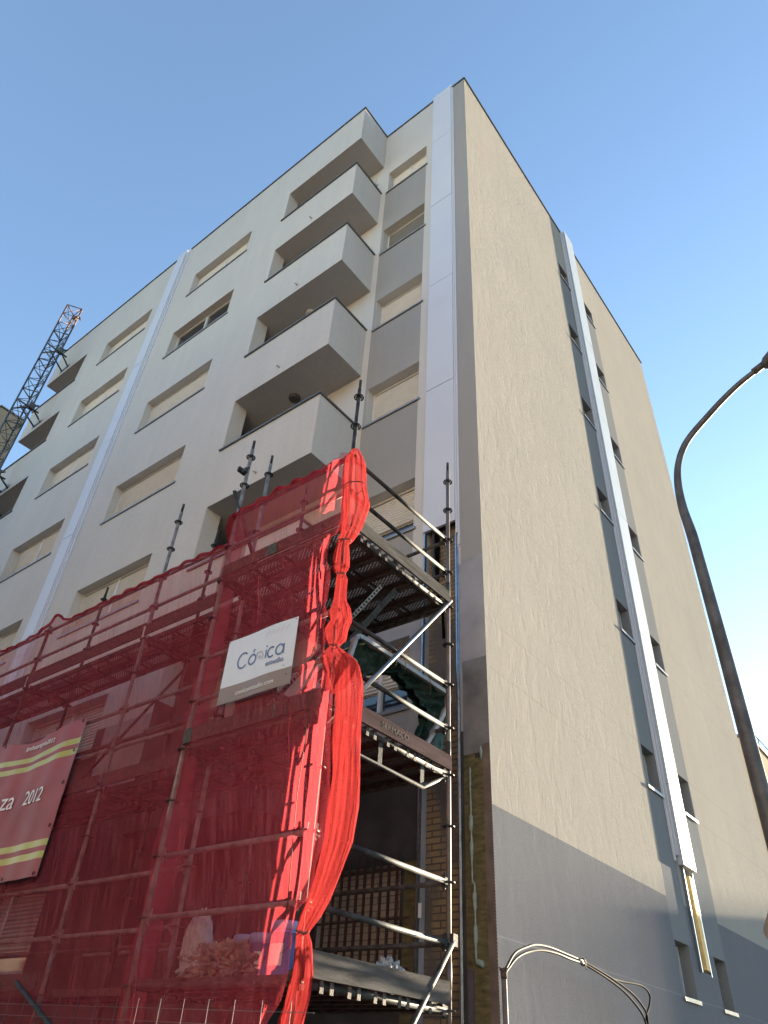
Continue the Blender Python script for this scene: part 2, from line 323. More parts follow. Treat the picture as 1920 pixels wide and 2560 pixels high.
# main front, plane y=-D
c1 = [(-9.287, -6.74, 2.565+FL*k, 2.565+FL*k+1.087) for k in range(7)]
c2 = [(-13.892, -11.398, 2.565+FL*k, 2.565+FL*k+1.087) for k in range(7)]
fm = lambda u, z: (u, -D, z)
XR2 = -15.33
wall(mb, fm, XR2, XJ, 0, H, c1+c2, [(XR2, XJ, 0, 5.9, 5), (-9.9, -8.6, 4.2, 5.0, 6), (-6.5, XJ, 4.6, 5.9, 6)])
for h in c1+c2: reveal(mb, lambda u, z, t: (u, -D+t, z), h, .25, 0, 12)
for k in range(8):                                             # balcony bands are parts; here only loggia jambs, back wall, inner slabs
    zt = 20.0855-FL*(k-1); zs = zt-1.46
for xj, s in ((XJ, -1), (XR2, 1)):
    for za, zb_, mm_ in ((0, 6.1, 5), (6.1, H, 0)):
        mb.quad((xj, -D, za), (xj, -.665, za), (xj, -.665, zb_), (xj, -D, zb_), mm_)
        mb.quad((xj, -.665, za), (xj+s*1.3, -.665, za), (xj+s*1.3, -.665, zb_), (xj, -.665, zb_), mm_)
        mb.quad((xj+s*1.3, -.665, za), (xj+s*1.3, 0, za), (xj+s*1.3, 0, zb_), (xj+s*1.3, -.665, zb_), mm_)
wall(mb, fa, -6.61, -W, 0, H, [], [(-6.61, -W, 0, 6.1, 5)]+[(-6.3, -4.4, 2.9*k+1.25, 2.9*k+3.35, 12) for k in range(7)])
wall(mb, fa, -17.971, -14.03, 0, H, [], [(-16.3, -14.4, 2.9*k+1.25, 2.9*k+3.35, 12) for k in range(7)])
# side facade, plane x=0
fb = lambda u, z: (0., u, z); BO = (5.03, 5.60); BT = (6.70, 7.26)
rb = [(o[0], o[1], 2.815+FL*k, 2.815+FL*k+.695) for o in (BO, BT) for k in range(7)]
recb = (5.885, 6.44, 3.23, 5.2)
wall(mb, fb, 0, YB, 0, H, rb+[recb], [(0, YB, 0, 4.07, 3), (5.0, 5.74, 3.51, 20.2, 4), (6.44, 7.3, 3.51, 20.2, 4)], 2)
for h in rb: reveal(mb, lambda u, z, t: (-t, u, z), h, .22, 4, 12)
reveal(mb, lambda u, z, t: (-t, u, z), recb, .13, 6, 8)
mb.quad((0, YB, 0), (XL, YB, 0), (XL, YB, H), (0, YB, H)); mb.quad((XL, 0, 0), (XL, YB, 0), (XL, YB, H), (XL, 0, H))
mb.quad((0, 0, H-.4), (0, YB, H-.4), (XL, YB, H-.4), (XL, 0, H-.4), 7); mb.quad((XR2, -D, H-.4), (XJ, -D, H-.4), (XJ, 0, H-.4), (XR2, 0, H-.4), 7)
obj('wall', mb, WM, bld)
# roof copings
cp = MB(); t = .04; e = .035
cp.box(-W-.02, -.99, -e, .25, H, H+t); cp.box(-.40, e, -e, .25, H, H+t); cp.box(-.25, e, .253, 5.74, H, H+t); cp.box(-.25, e, 6.42, YB+e, H, H+t)
cp.box(-10.23, -W+e, -D-e, -D+.25, H, H+t); cp.box(-W-.25, -W+e, -D+.253, -e-.003, H, H+t); cp.box(XL-e, -10.89, -D-e, -D+.25, H, H+t); cp.box(XL-e, XL+.25, -D+.253, YB, H, H+t)
obj('roof_coping', cp, m_coping, bld)
# balconies: slab, front and side parapet; a top band closes under the roof
def balcony(k, left=False):
    zt = 20.0855-FL*(k-1); zs = zt-1.46
    if k == 0: zs = 21.547; zt = H
    q = MB(); T = .13
    def bx(x0, x1, y0, y1, z0, z1, m=0):
        if left: x0, x1 = -20.632-x1, -20.632-x0        # mirrored about the middle of the block
        q.box(x0, x1, y0, y1, z0, z1, m)
    X0, X1 = XJ, -W
    bx(X0, X1, -D, -D+T, zs+.004, zt); bx(X1-T, X1, -D+T, -.002, zs+.004, zt)
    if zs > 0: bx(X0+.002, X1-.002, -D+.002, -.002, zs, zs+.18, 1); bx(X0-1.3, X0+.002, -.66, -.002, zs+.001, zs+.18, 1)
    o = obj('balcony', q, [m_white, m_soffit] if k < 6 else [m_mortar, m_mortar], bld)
    if k:
        c = MB(); 
        def bc(x0, x1, y0, y1):
            if left: x0, x1 = -20.632-x1, -20.632-x0
            c.box(x0, x1, y0, y1, zt, zt+.035)
        bc(X0-.06, X1+.035, -D-.04, -D+T+.03); bc(X1-T-.03, X1+.035, -D+T+.033, -.003)
        obj('coping', c, m_coping, o)
        sx = -20.632+4.03 if left else -4.03
        s = MB().tube([(sx, -D+.02, zs+.24), (sx, -D-.10, zs+.225)], .022, 12); obj('drain_spout', s, m_frame, o)
    if k in (2, 3, 1) and not left:
        lz = zs; s = MB().tube([(-4.17, -.36, lz+.01), (-4.17, -.36, lz-.05), (-4.17, -.36, lz-.062)], [.125, .12, .09], 24)
        obj('ceiling_lamp', s, m_frame if k != 3 else m_lamp, o)
    return o
for k in range(0, 8): balcony(k)
for k in range(0, 8): balcony(k, True)
# cladding strips over the pipe chases
m_clad2 = plain('blue_grey_cladding', (.30, .345, .385), .5, var=.04, scale=1.5)
def panels(fn, zs, mat=m_clad):
    for i, (a, b) in enumerate(zip(zs, zs[1:])):
        q = MB(); fn(q, b+.006, a-.006, .0015*random.uniform(-1, 1)); obj('cladding_panel', q, mat, bld)
panels(lambda q, z0, z1, j: q.box(-.99, -.415+j, -.045+j, .0-.001, z0, z1), [23.52, 20.755, 17.564, 14.399, 11.25, 8.125])
q = MB(); q.box(-.413, -.385, -.03, -.001, 7.9, 23.45); q.box(-.383, -.352, -.018, -.001, 7.68, 23.4); obj('trim_profile', q, m_clad, bld)
q = MB(); q.box(-.424, -.405, -.03, .02, .1, 7.9); q.box(-.975, -.953, -.03, .02, .1, 8.12); q.box(-.403, -.385, -.012, -.001, .1, 7.67); obj('metal_profile_strip', q, m_galv, bld)
panels(lambda q, z0, z1, j: q.box(-10.90, -10.45+j, -D-.05+j, -D-.001, z0, z1), [23.52, 20.791, 17.693, 14.562, 11.432, 8.3, 5.2, 2.2])
q = MB(); q.box(-10.446, -10.39, -D-.03, -D-.001, 2.2, 23.47); q.box(-10.385, -10.33, -D-.012, -D-.001, 2.2, 23.42); q.box(-10.30, -10.27, -D-.022, -D-.001, 2.2, 23.45); obj('trim_profile', q, m_clad, bld)
panels(lambda q, z0, z1, j: q.box(.001, .10+j, 5.80, 6.37+j, z0, z1), [23.6, 21.3, 18.2, 15.1, 12.0, 8.9, 5.95, 4.66], m_clad2)
q = MB(); q.box(.001, .035, 5.64, 5.665, 4.7, 23.5); q.box(.001, .05, 5.74, 5.795, 4.8, 23.55); obj('trim_profile', q, m_clad, bld)
q = MB(); q.box(-.02, .052, 5.872, 5.90, 3.2, 4.66); q.box(-.02, .004, 6.43, 6.458, 3.2, 4.66); obj('metal_profile_strip', q, m_galv, bld)
q = MB().prism([(-.10, 6.10), (.055, 6.10), (.05, 6.14), (.004, 6.425), (-.10, 6.425)], lambda u, v, t: (u, v, t), 3.26, 4.56); obj('insulation_strip', q, plain('cut_board_sunlit_yellow', (.70, .50, .2), .9, var=.2, scale=9, bumps=.5), bld)  # sunlit brightness put into the yellow; outer face tilted to catch the sun
# pipes in the chase
q = MB(); q.tube([(-.86, .05, 8.3), (-.86, .05, 7.5), (-.80, .05, 7.1), (-.79, .05, 6.9)], .022, 8, 0); q.tube([(-.82, .07, 8.3), (-.81, .07, 7.6), (-.78, .06, 7.05), (-.68, .04, 6.75), (-.66, .04, 6.3)], .02, 8, 1); q.tube([(-.78, .07, 8.3), (-.77, .07, 7.5), (-.80, .06, 7.0)], .016, 8, 1)
obj('service_pipe', q, [m_cablew, m_black], bld)
# polyurethane foam bead in the insulation joint
pts = []; rr = []; z = 4.5; x = -.262
while z > 2.62:
    if abs(z-3.62) < .02: z -= .10
    pts.append((x+.008*NZ(z*9, 1)+(.025 if z < 3.3 else 0), -.012, z)); rr.append(.008+.012*abs(NZ(z*14, 3))+.012*(NZ(z*4, 8) > .15)); z -= .03
pts += [(-.22, -.015, 2.60), (-.17, -.02, 2.59), (-.15, -.02, 2.56)]; rr += [.028, .03, .02]
q = MB().tube(pts, rr, 8); q.tube([(-.115, -.01, 4.72), (-.11, -.012, 4.66), (-.112, -.01, 4.57)], [.008, .018, .008], 8); obj('foam_bead', q, m_foam, bld)
q = MB(); q.box(-.34, -.27, -.014, -.001, 0, 2.55); obj('perforated_corner_strip', q, m_galv, bld)
q = MB()                                                        # frayed reinforcing mesh along the unfinished corner
for i in range(90):
    z = 4.7-i*.03; q.tube([(-.005, -.004, z), (.012+.008*NZ(i*.7, 2), -.016-.01*abs(NZ(i*.3, 5)), z-.012)], .002, 4)
obj('mesh_fringe', q, m_sack, bld)
# windows -------------------------------------------------------------
_wc = {}
def window(parent, loc, rotz, w, h, closed=1., shutter=m_shut, mull=True, dep=.245, deco=None):
    key = (round(w, 3), round(h, 3), closed, shutter.name, mull, dep)
    if key not in _wc:
        f = MB(); t = .045; y0, y1 = dep-.055, dep-.002
        f.box(.0, w, y0, y1, h-t, h); f.box(0, w, y0, y1, 0, t); f.box(0, t, y0, y1, t, h-t); f.box(w-t, w, y0, y1, t, h-t)
        if mull: f.box(w/2-.03, w/2+.03, y0-.012, y1, t, h-t)
        fm_ = f.mesh('window_frame', m_frame)
        g_ = MB(); g_.quad((t, dep-.02, t), (w-t, dep-.02, t), (w-t, dep-.02, h-t), (t, dep-.02, h-t)); gm = g_.mesh('glass_pane', m_glass)
        s = MB(); pitch = .056; zb = t+(h-2*t)*(1-closed); z = h-t-.03; cells = [(t, w/2-.032), (w/2+.032, w-t)] if mull else [(t, w-t)]
        while closed > 0 and z > zb+.01:
            zl = max(z-pitch, zb)
            for a, b in cells:
                yy = dep-.05
                s.quad((a, yy+.022, zl), (b, yy+.022, zl), (b, yy+.022, zl+.012), (a, yy+.022, zl+.012)); s.quad((a, yy, zl+.012), (b, yy, zl+.012), (b, yy-.016, zl+(z-zl)*.5), (a, yy-.016, zl+(z-zl)*.5)); s.quad((a, yy-.016, zl+(z-zl)*.5), (b, yy-.016, zl+(z-zl)*.5), (b, yy, z), (a, yy, z))
                s.quad((a, yy, zl+.012), (b, yy, zl+.012), (b, yy+.022, zl+.012), (a, yy+.022, zl+.012)); s.quad((a, yy, z), (b, yy, z), (b, yy+.022, z), (a, yy+.022, z))
            z = zl
        sm = s.mesh('roller_shutter', shutter) if closed > 0 else None
        q = MB(); q.box(-.05, w+.05, -.032, dep-.06, -.032, .0); q.box(-.05, w+.05, -.032, -.028, -.05, -.0325); il = q.mesh('window_sill', m_sill)
        _wc[key] = (fm_, gm, sm, il)
    fm_, gm, sm, il = _wc[key]
    o = link('window', fm_, parent, loc, (0, 0, rotz)); link('glass_pane', gm, o)
    if sm: link('roller_shutter', sm, o)
    link('window_sill', il, o)
    return o
A_CL = {6: (1, m_shut, True), 5: (.0, m_shut, False), 4: (1, m_shut, False), 3: (1, m_shut, False), 2: (.72, m_shut, False), 1: (.62, m_shut, True), 0: (1, m_shut, False)}
for k, h in enumerate(ra):
    c, s, mu = A_CL[k]
    if k == 5: c, s = .94, m_shutg
    window(bld, (h[0], 0, h[2]), 0, h[1]-h[0], h[3]-h[2], c, s, mu)
for k, h in enumerate(c1):
    c, s, mu = {6: (.98, m_shut, True), 5: (.0, m_shut, True), 4: (1, m_shut, False), 3: (1, m_shut, False), 2: (1, m_shut, True)}.get(k, (.8, m_shut, True))
    window(bld, (h[0], -D, h[2]), 0, h[1]-h[0], h[3]-h[2], c, s, mu)
for k, h in enumerate(c2):
    c = {3: .72}.get(k, 1.)
    window(bld, (h[0], -D, h[2]), 0, h[1]-h[0], h[3]-h[2], c, m_shut, True)
for i, h in enumerate(rb):
    window(bld, (0, h[0], h[2]), R(90), h[1]-h[0], h[3]-h[2], 0., m_shut, False, .22)
# window grille on the ground storey
q = MB(); 
for i in range(12):
    x = -1.17-i*.115; q.box(x-.014, x+.014, -.12, -.10, 2.44, 3.66)
for z in (2.56, 3.02, 3.5): q.box(-2.5, -1.0, -.099, -.088, z-.011, z+.011)
obj('window_grille', q, m_bars, bld)
q = MB(); q.quad((-2.43, .1, 2.56), (-1.21, .1, 2.56), (-1.21, .1, 3.57), (-2.43, .1, 3.57)); obj('blocked_window_infill', q, m_tile, bld)
q = MB(); q.box(-1.24, -1.235, -.003, -.001, 2.2, 3.0); obj('product_label', MB().box(-.93, -.89, -.036, -.031, 3.02, 3.16), m_signw, bld)
# ------------------------------------------------------------------ small things on the building
pt = thing('potted_plant', (-2.78, -.16, 20.12), 'small spiky green plant in a pale pot on the top corner balcony parapet', 'plant')
q = MB().tube([(0, 0, 0), (0, 0, .12), (0, 0, .14)], [.05, .075, .08], 14); obj('plant_pot', q, m_terra, pt)
q = MB()
for i in range(9):
    a = i*2.4; d = .10+.03*(i % 3); L = .22+.05*(i % 4)
    q.tube([(0, 0, .12), (d*.4*math.cos(a), d*.4*math.sin(a), .12+L*.6), (d*math.cos(a), d*math.sin(a), .12+L)], [.012, .01, .001], 5)
obj('leaves', q, m_plant, pt)
an = thing('roof_antenna', (-8.4, .8, H-.4), 'thin television antenna just showing above the roof edge near the white strip', 'antenna')
q = MB().tube([(0, 0, 0), (0, 0, 1.15)], .012, 6); q.tube([(-.5, 0, 1.05), (.5, 0, 1.05)], .006, 5)
for i in range(7): q.tube([(-.45+i*.15, -.2+.02*i, 1.05), (-.45+i*.15, .2-.02*i, 1.05)], .004, 4)
obj('antenna_rods', q, m_lamp, an)
# ------------------------------------------------------------------ scaffold
Z0 = 8.145
sc = thing('scaffold', (-2., -1.6, 0), 'tube and rosette scaffold with perforated steel decks against the lower storeys', 'scaffold')
SL = Vector(sc.location)
def rosette_mesh():
    q = MB(); n = 24
    def ring(r0, r1, z0, z1):
        i = len(q.v)
        for k in range(n):
            t = 2*math.pi*k/n
            for r in (r0, r1):
                for z in (z0, z1): q.v.append((r*math.cos(t), r*math.sin(t), z))
        for k in range(n):
            a = i+4*k; b = i+4*((k+1) % n)
            for f in ((a+2, b+2, b+3, a+3), (a, a+1, b+1, b), (a+1, a+3, b+3, b+1), (a, b, b+2, a+2)): q.f.append(f); q.m.append(0); q.sm.append(False)
    ring(.049, .062, -.005, .005); ring(.024, .035, -.006, .006)
    for k in range(8):
        t = 2*math.pi*k/8; q.obox((.032*math.cos(t), .032*math.sin(t), 0), (.052*math.cos(t), .052*math.sin(t), 0), .012, .008)
    return q.mesh('rosette', m_rosette)
ROS = rosette_mesh()
def standard(x, y, top, mats, zlow=.15):
    q = MB(); r = .0245; ztop = top
    q.tube([(0, 0, zlow), (0, 0, ztop-.16)], r, 14); q.tube([(0, 0, ztop-.16), (0, 0, ztop)], .019, 12)
    q.tube([(0, 0, .135), (0, 0, zlow)], .02, 8); q.box(-.07, .07, -.07, .07, .13, .14)
    for zj in (2.40, 4.40, 6.40):
        if zj < ztop-.5: q.tube([(0, 0, zj-.1), (0, 0, zj+.1)], .0275, 14)
    me = q.mesh('standard', mats); o = link('standard', me, sc, Vector((x, y, 0))-SL)
    if len(mats) > 1:
        for p in me.polygons:
            if (2.25 if mats[1] is m_primed else 0) < p.center.z < (4.3 if mats[1] is m_primed else 7.1): p.material_index = 1
    k = 0
    while Z0-.5*k > .2:
        z = Z0-.5*k
        if z < ztop-.1: link('rosette', ROS, o, (0, 0, z))
        k += 1
    return o
P1 = (-.045, -.78); Q1 = (-.06, -2.69); B1 = (-1.95, -2.69); P3 = (-1.95, -.80); T2 = (-2.0, -2.3); T6 = (-2.0, -1.57)
A1 = (-3.93, -2.3); A2 = (-3.93, -1.57); Z1_ = (-6.88, -2.3); Z2_ = (-6.88, -1.57); Y1 = (-9.84, -2.3); Y2 = (-9.84, -1.57)
def sub(p, n): return p
q = [standard(*P1, 8.5, [m_steel, m_primed]), standard(*Q1, 8.45, [m_steel]), standard(*B1, 8.45, [m_steel, m_steelp]), standard(*P3, 6.3, [m_rust]), standard(*T2, 8.5, [m_steel, m_steelp]), standard(*T6, 8.45, [m_rust]),
     standard(*A1, 8.5, [m_steel, m_steelp]), standard(*A2, 8.45, [m_steel]), standard(*Z1_, 7.25, [m_rust]), standard(*Z2_, 8.4, [m_steel]), standard(*Y1, 7.2, [m_steel]), standard(*Y2, 7.2, [m_rust])]
def ledger(a, b, k, mat=m_steel, name='ledger', r=.024, dz=0.):
    z = Z0-.5*k+dz; p = Vector((*a, z)); q_ = Vector((*b, z)); d = (q_-p).normalized(); q = MB()
    q.tube([p+d*.075, q_-d*.075], r, 12)
    for e_, s in ((p, 1), (q_, -1)):
        q.obox(e_+d*s*.035, e_+d*s*.085, .04, .06); q.obox(e_+d*s*.05+Vector((0, 0, -.055)), e_+d*s*.056+Vector((0, 0, .075)), .014, .03, up=tuple(d))
    for v in range(len(q.v)): q.v[v] = tuple(Vector(q.v[v])-SL)
    return obj(name, q, mat, sc)
for k in (2, 3, 6, 7, 10, 11):
    ledger(Q1, P1, k); ledger(B1, Q1, k, m_rust if k == 2 else m_steelp)
    if k not in (6,): ledger(P3, P1, k, m_rust)
for k in (4, 8, 12):
    ledger(Q1, P1, k, m_steel, r=.028); ledger(B1, P3, k, m_rust); ledger(B1, Q1, k, m_rust); ledger(P3, P1, k, m_rust)
    for a, b in ((A1, A2), (Z1_, Z2_), (Y1, Y2), (T2, T6)): ledger(a, b, k, m_rust)
bays = [(T2, A1), (A1, Z1_), (Z1_, Y1)]; baysr = [(T6, A2), (A2, Z2_), (Z2_, Y2)]
for a, b in bays:
    for k in (2, 3, 6, 7, 10, 11): ledger(a, b, k, m_steelp)
    for k in (7, ): ledger((a[0], a[1]), (b[0], b[1]), k, m_rust, dz=.07)
for a, b in baysr:
    for k in (2, 3, 8, 11, 7): ledger(a, b, k, m_rust)
# reinforced U-ledger under the middle deck on the side
q = MB(); y0, y1 = -2.62, -.85; zt = Z0-4.0; x = -.055
q.tube([(x, y0, zt-.04), (x, y0+.34, zt-.24), (x, y1-.36, zt-.24), (x, y1, zt-.04)], .019, 10)
for yy in (y0+.38, -1.9, y1-.36-.02): q.box(x-.004, x+.004, yy-.03, yy+.03, zt-.23, zt-.02); 
obj('reinforced_ledger', q.shift(SL), m_steel, sc)
def hook(q, x, y, z, s):                                     # claw over the ledger, opening in direction s along x
    q.box(x-.035, x+.035, y-.02, y+.02, z+.028, z+.042); q.box(x+s*.03-.006, x+s*.03+.006, y-.02, y+.02, z-.045, z+.03)
def plank(x0, x1, y, z):
    w_ = .305; c = Vector(((x0+x1)/2, y, z)); L = (x1-x0)/2; q = MB()
    q.quad((-L+.05, -w_/2, .048), (L-.05, -w_/2, .048), (L-.05, w_/2, .048), (-L+.05, w_/2, .048), 1)
    for s in (-1, 1): q.box(-L+.05, L-.05, s*w_/2-.003, s*w_/2+.003, -.012, .047); q.box(-L+.05, L-.05, s*w_/2-(.03 if s > 0 else 0), s*w_/2+(0.03 if s < 0 else 0), -.016, -.0125)
    for xx in [-L+.08, -L/2, 0, L/2, L-.08]: q.box(xx-.02, xx+.02, -w_/2+.004, w_/2-.004, .034, .046)
    for s in (-1, 1):
        q.box(s*(L-.045)-.008, s*(L-.045)+.008, -w_/2, w_/2, -.015, .05)
        for yy in (-.10, .10): hook(q, s*(L-.002), yy, .0, s)
    return obj('deck_plank', q, [m_steel if False else m_rust, m_perf], sc, c-SL)
for k in (4, 8, 12):
    z = Z0-.5*k
    for i in range(6): plank(-1.95, -.055, -2.55+i*.312, z)
    for (a, b) in bays:
        for i in range(2): plank(b[0], a[0], -2.10+i*.32, z)
def toe(p, q_, z, mat, h=.15, lift=.035):
    q = MB().obox((p[0], p[1], z+lift+h/2), (q_[0], q_[1], z+lift+h/2), .025, h); return obj('toe_board', q.shift(SL), mat, sc)
toe((.0, -2.66), (.0, -.82), Z0-2, m_wood); toe((.0, -2.66), (.0, -.80), Z0-4, m_woodr); toe((.0, -2.66), (.0, -.84), Z0-6, m_wood, .17)
_t = text('lettering', 'SERMACO', .075, plain('faded_stencil', (.017, .011, .012), .9, var=.5, scale=25), sc, Vector((.0140, -1.98, Z0-4+.09))-SL, (R(90), 0, R(90)), None, .0008, 1.25)
for z in (Z0-2, Z0-4): toe((-1.93, -2.735), (-.05, -2.735), z, m_wood)
for a, b in bays:
    for z in (Z0-2, Z0-4): toe((a[0]-.04, -2.345), (b[0]+.04, -2.345), z, m_wood)
toe((-6.8, -2.345), (-4.0, -2.345), Z0-6, m_wood)
q = MB(); q.tube([(-.015, -.76, 6.25), (-.015, -2.69, 4.0)], .0225, 12); obj('diagonal_brace', q.shift(SL), m_bright, sc)
q = MB(); q.tube([(-.0, -.77, 2.66), (-.0, -2.72, .52)], .023, 12); q.box(-.02, .02, -.80, -.73, 2.62, 2.72); obj('diagonal_brace', q.shift(SL), m_steel, sc)
q = MB(); q.tube([(-4.3, -2.4, 2.25), (-1.8, -2.42, 1.2)], .023, 10); obj('diagonal_brace', q.shift(SL), m_steel, sc)
q = MB(); q.tube([(-6.8, -1.5, 4.2), (-4.0, -1.5, 6.1)], .02, 10); obj('diagonal_brace', q.shift(SL), m_rust, sc)
q = MB(); q.tube([(-2.05, -2.75, 7.55), (-1.62, -2.5, 6.35)], .026, 10); obj('diagonal_brace', q.shift(SL), m_steel, sc)
q = MB(); q.box(-2.03, -1.99, -2.8, -2.68, 7.86, 7.93); q.box(-1.99, -1.90, -2.76, -2.72, 7.83, 7.90); q.tube([(-2.06, -2.76, 7.9), (-1.86, -2.74, 7.88)], .012, 8); obj('swivel_coupler', q.shift(SL), m_steel, sc)
# ------------------------------------------------------------------ netting
def fold(x, z, amp=1., seed=0.):
    a = NZ(x*7.+z*.25+seed, z*.55, seed); b = NZ(x*19+z*.7, z*1.1, seed+4); c = NZ(x*1.3, z*.8, seed+9)
    return amp*(.022*(1-abs(a)*2.2)+.010*b+.045*c)
def topedge(x): return 7.13+.05*NZ(x*1.3, 5)+.03*NZ(x*4, 2)
net = thing('safety_net', (-1., -2.72, 0), 'red safety net on the projecting end bay of the scaffold, bunched at its corner pole', 'safety net', 'red nets hung on the scaffold')
BUN = [(7.197,0.005,0.04),(7.009,0.019,0.11),(6.799,0.040,0.125),(6.542,0.071,0.125),(6.342,0.103,0.145),(6.229,0.103,0.125),(6.085,0.079,0.11),(5.989,0.051,0.089),(5.940,0.010,0.085),(5.900,-0.025,0.060),(5.775,-0.027,0.077),(5.597,-0.013,0.083),(5.522,-0.004,0.041),(5.444,0.015,0.058),(5.280,0.018,0.060),(5.188,0.022,0.067),(5.095,0.033,0.105),(4.987,0.065,0.097),(4.896,0.011,0.107),(4.787,0.025,0.092),(4.730,0.004,0.038),(4.627,0.020,0.12),(4.52,0.10,0.14),(4.45,.13,.13),(4.33,.09,.10),(4.26,.05,.05)]
PLU = [(4.61,0.155,0.03),(4.569,0.182,0.052),(4.486,0.197,0.099),(4.287,0.230,0.120),(4.098,0.251,0.117),(3.920,0.256,0.118),(3.526,0.282,0.112),(3.267,0.285,0.118),(3.026,0.259,0.111),(2.800,0.188,0.092),(2.638,0.124,0.087),(2.533,0.062,0.075),(2.439,-0.001,0.045),(2.376,0.022,0.057),(2.171,0.037,0.075),(2.026,0.021,0.085),(1.913,-0.019,0.089),(1.6,-.06,.10),(1.3,-.08,.11)]
def lerp_tab(T, z):
    for (a, b) in zip(T, T[1:]):
        if b[0] <= z <= a[0]:
            t = (a[0]-z)/(a[0]-b[0]); return a[1]+(b[1]-a[1])*t, a[2]+(b[2]-a[2])*t
    return T[-1][1:] if z < T[-1][0] else T[0][1:]
def xr(z):                                                    # right edge of the sheet: tucks into the bunched edge
    if z > 4.6: c, r = lerp_tab(BUN, z)
    elif z < 2.6: c, r = lerp_tab(PLU, z)
    else:
        c, r = lerp_tab(PLU, z); c = c-.0; r = r*.6
    return c-r*.5
ZB = 1.15
def sheet(u, v):
    z = ZB+(topedge(-2+2*u)-ZB)*v; x1 = xr(z); x0 = -1.985-.05*NZ(z, 3); x = x0+(x1-x0)*u
    near = max(0, 1-(x1-x)/.5)
    y = -2.765-fold(x, z, 1.+1.3*near)-.05*near+.06*max(0., .12-u)/.12
    if v > .985: x += .0
    return (x, y, z)
q = MB().grid(sheet, 240, 260, skip=lambda u, v: (u > .9 and .50 < v < .60 and abs(u-(.945+.02*math.sin(v*40))) < .010) or (u > .88 and .72 < v < .80 and abs(u-.93) < .006))
wpart('net_sheet', q, m_net, net)
def turn(u, v):                                               # the piece that runs back to the main run
    z = ZB+(7.1-ZB)*v; t = u
    return (-1.985-.10*t-.05*NZ(z, 3)*(1-t)+.03*NZ(z*2, t*6), -2.73+.34*t+.03*NZ(t*9, z*2), z)
wpart('net_sheet', MB().grid(turn, 24, 120), m_net, net)
def bundle(T, n, lob, seed, z1=None):
    rings = []; N_ = 72; z = T[0][0]; zb = z1 or T[-1][0]
    while z > zb:
        c, r = lerp_tab(T, z); ring = []
        for j in range(N_):
            t = 2*math.pi*j/N_; k = 1+lob*math.sin(t*n+5*NZ(z*.8, seed))+.05*(1-2*abs(NZ(t*9+seed, z*1.2)))+.03*math.sin(t*31+9*NZ(z*1.1, seed+7))+.10*NZ(math.cos(t)*2+seed, math.sin(t)*2, z*3.)+.07*math.sin(t*(2*n+3)+8*NZ(z*.5, seed+3))
            ring.append((c+r*k*math.cos(t), -2.73+r*.75*k*math.sin(t), z))
        rings.append(ring); z -= .022
    return rings
m_netb2 = netmat('red_netting_loose', .42, .9, (.21, .026, .031), .5, (50, 50, 4), hic=(.45, .07, .07), tilt=0)
q = MB().rings(bundle(BUN[:12], 11, .12, 1.)); wpart('gathered_edge', q, m_netb2, net)
q = MB().rings(bundle(BUN[11:], 9, .10, 1.)); wpart('gathered_edge', q, m_netbun, net)
q = MB().rings(bundle(PLU, 13, .07, 2.)); wpart('gathered_tail', q, m_netbun, net)
q = MB(); pts = [(-1.99+1.98*i/60, -2.74+.02*math.sin(i*.7), topedge(-1.99+1.98*i/60)+.01) for i in range(61)]
q.tube(pts, [.022+.02*abs(NZ(i*.22, 7)) for i in range(61)], 14); wpart('rolled_hem', q, m_nethem, net)
q = MB(); 
for zc in (6.62, 5.92, 5.52, 4.73, 2.44):
    c, r = lerp_tab(BUN if zc > 4.6 else PLU, zc); q.tube([(c+(r*.95+.006)*math.cos(t*.5), -2.73+(r*.75+.006)*math.sin(t*.5), zc+.01*math.sin(t)) for t in range(14)], .006, 6)
wpart('tie_cord', q, m_cablew, net)
q = MB().tube([(-.17, -2.80, 5.3), (-.13, -2.80, 4.4), (-.16, -2.80, 3.4), (-.12, -2.79, 2.5)], .004, 5); wpart('hanging_cord', q, m_cablew, net)
net2 = thing('safety_net', (-6., -2.36, 0), 'long red safety net hung along the main run of the scaffold behind the red banner', 'safety net', 'red nets hung on the scaffold')
def top2(x): return 7.1+.05*NZ(x*1.1, 15)+.02*NZ(x*4, 12)+(.18*math.exp(-((x+6.6)/.25)**2))+.03*(x+2)/-8
XE = -11.5
def sheet2(u, v):
    x = XE+(-2.05-XE)*u; z = ZB+(top2(x)-ZB)*v
    y = -2.375-fold(x*1.0, z, .9, 33.)*.8-.04*max(0, (v-.1))*0
    return (x+.02*NZ(x*3, z*2), y, z)
q = MB().grid(sheet2, 640, 220); wpart('net_sheet', q, m_net, net2)
q = MB(); n_ = 200; pts = [(XE+(-2.03-XE)*i/n_, -2.37+.015*math.sin(i*.9), top2(XE+(-2.03-XE)*i/n_)+.01) for i in range(n_+1)]
q.tube(pts, [.02+.022*abs(NZ(i*.12, 27)) for i in range(n_+1)], 12); wpart('rolled_hem', q, m_nethem, net2)
# puffed-out gather where the two nets meet at the top
rings = []
for i in range(26):
    t = i/25; c = Vector((-1.93-.42*t, -2.74+.3*t, 7.17-.1*t*(1-t)*2)); r = .03+.17*math.sin(math.pi*min(1, t*1.15))**1.0*(1-.4*t)
    rings.append([(c.x+.02*NZ(j, i*.3), c.y+r*.55*math.cos(2*math.pi*j/32)*(1+.12*math.sin(j*1.9)), c.z-.06+r*math.sin(2*math.pi*j/32)*(1+.1*NZ(j*.5, i*.4))) for j in range(32)])
wpart('gathered_edge', MB().rings(rings), netmat('red_netting_puffed', .6, .95, (.2, .018, .03), .4), net2)
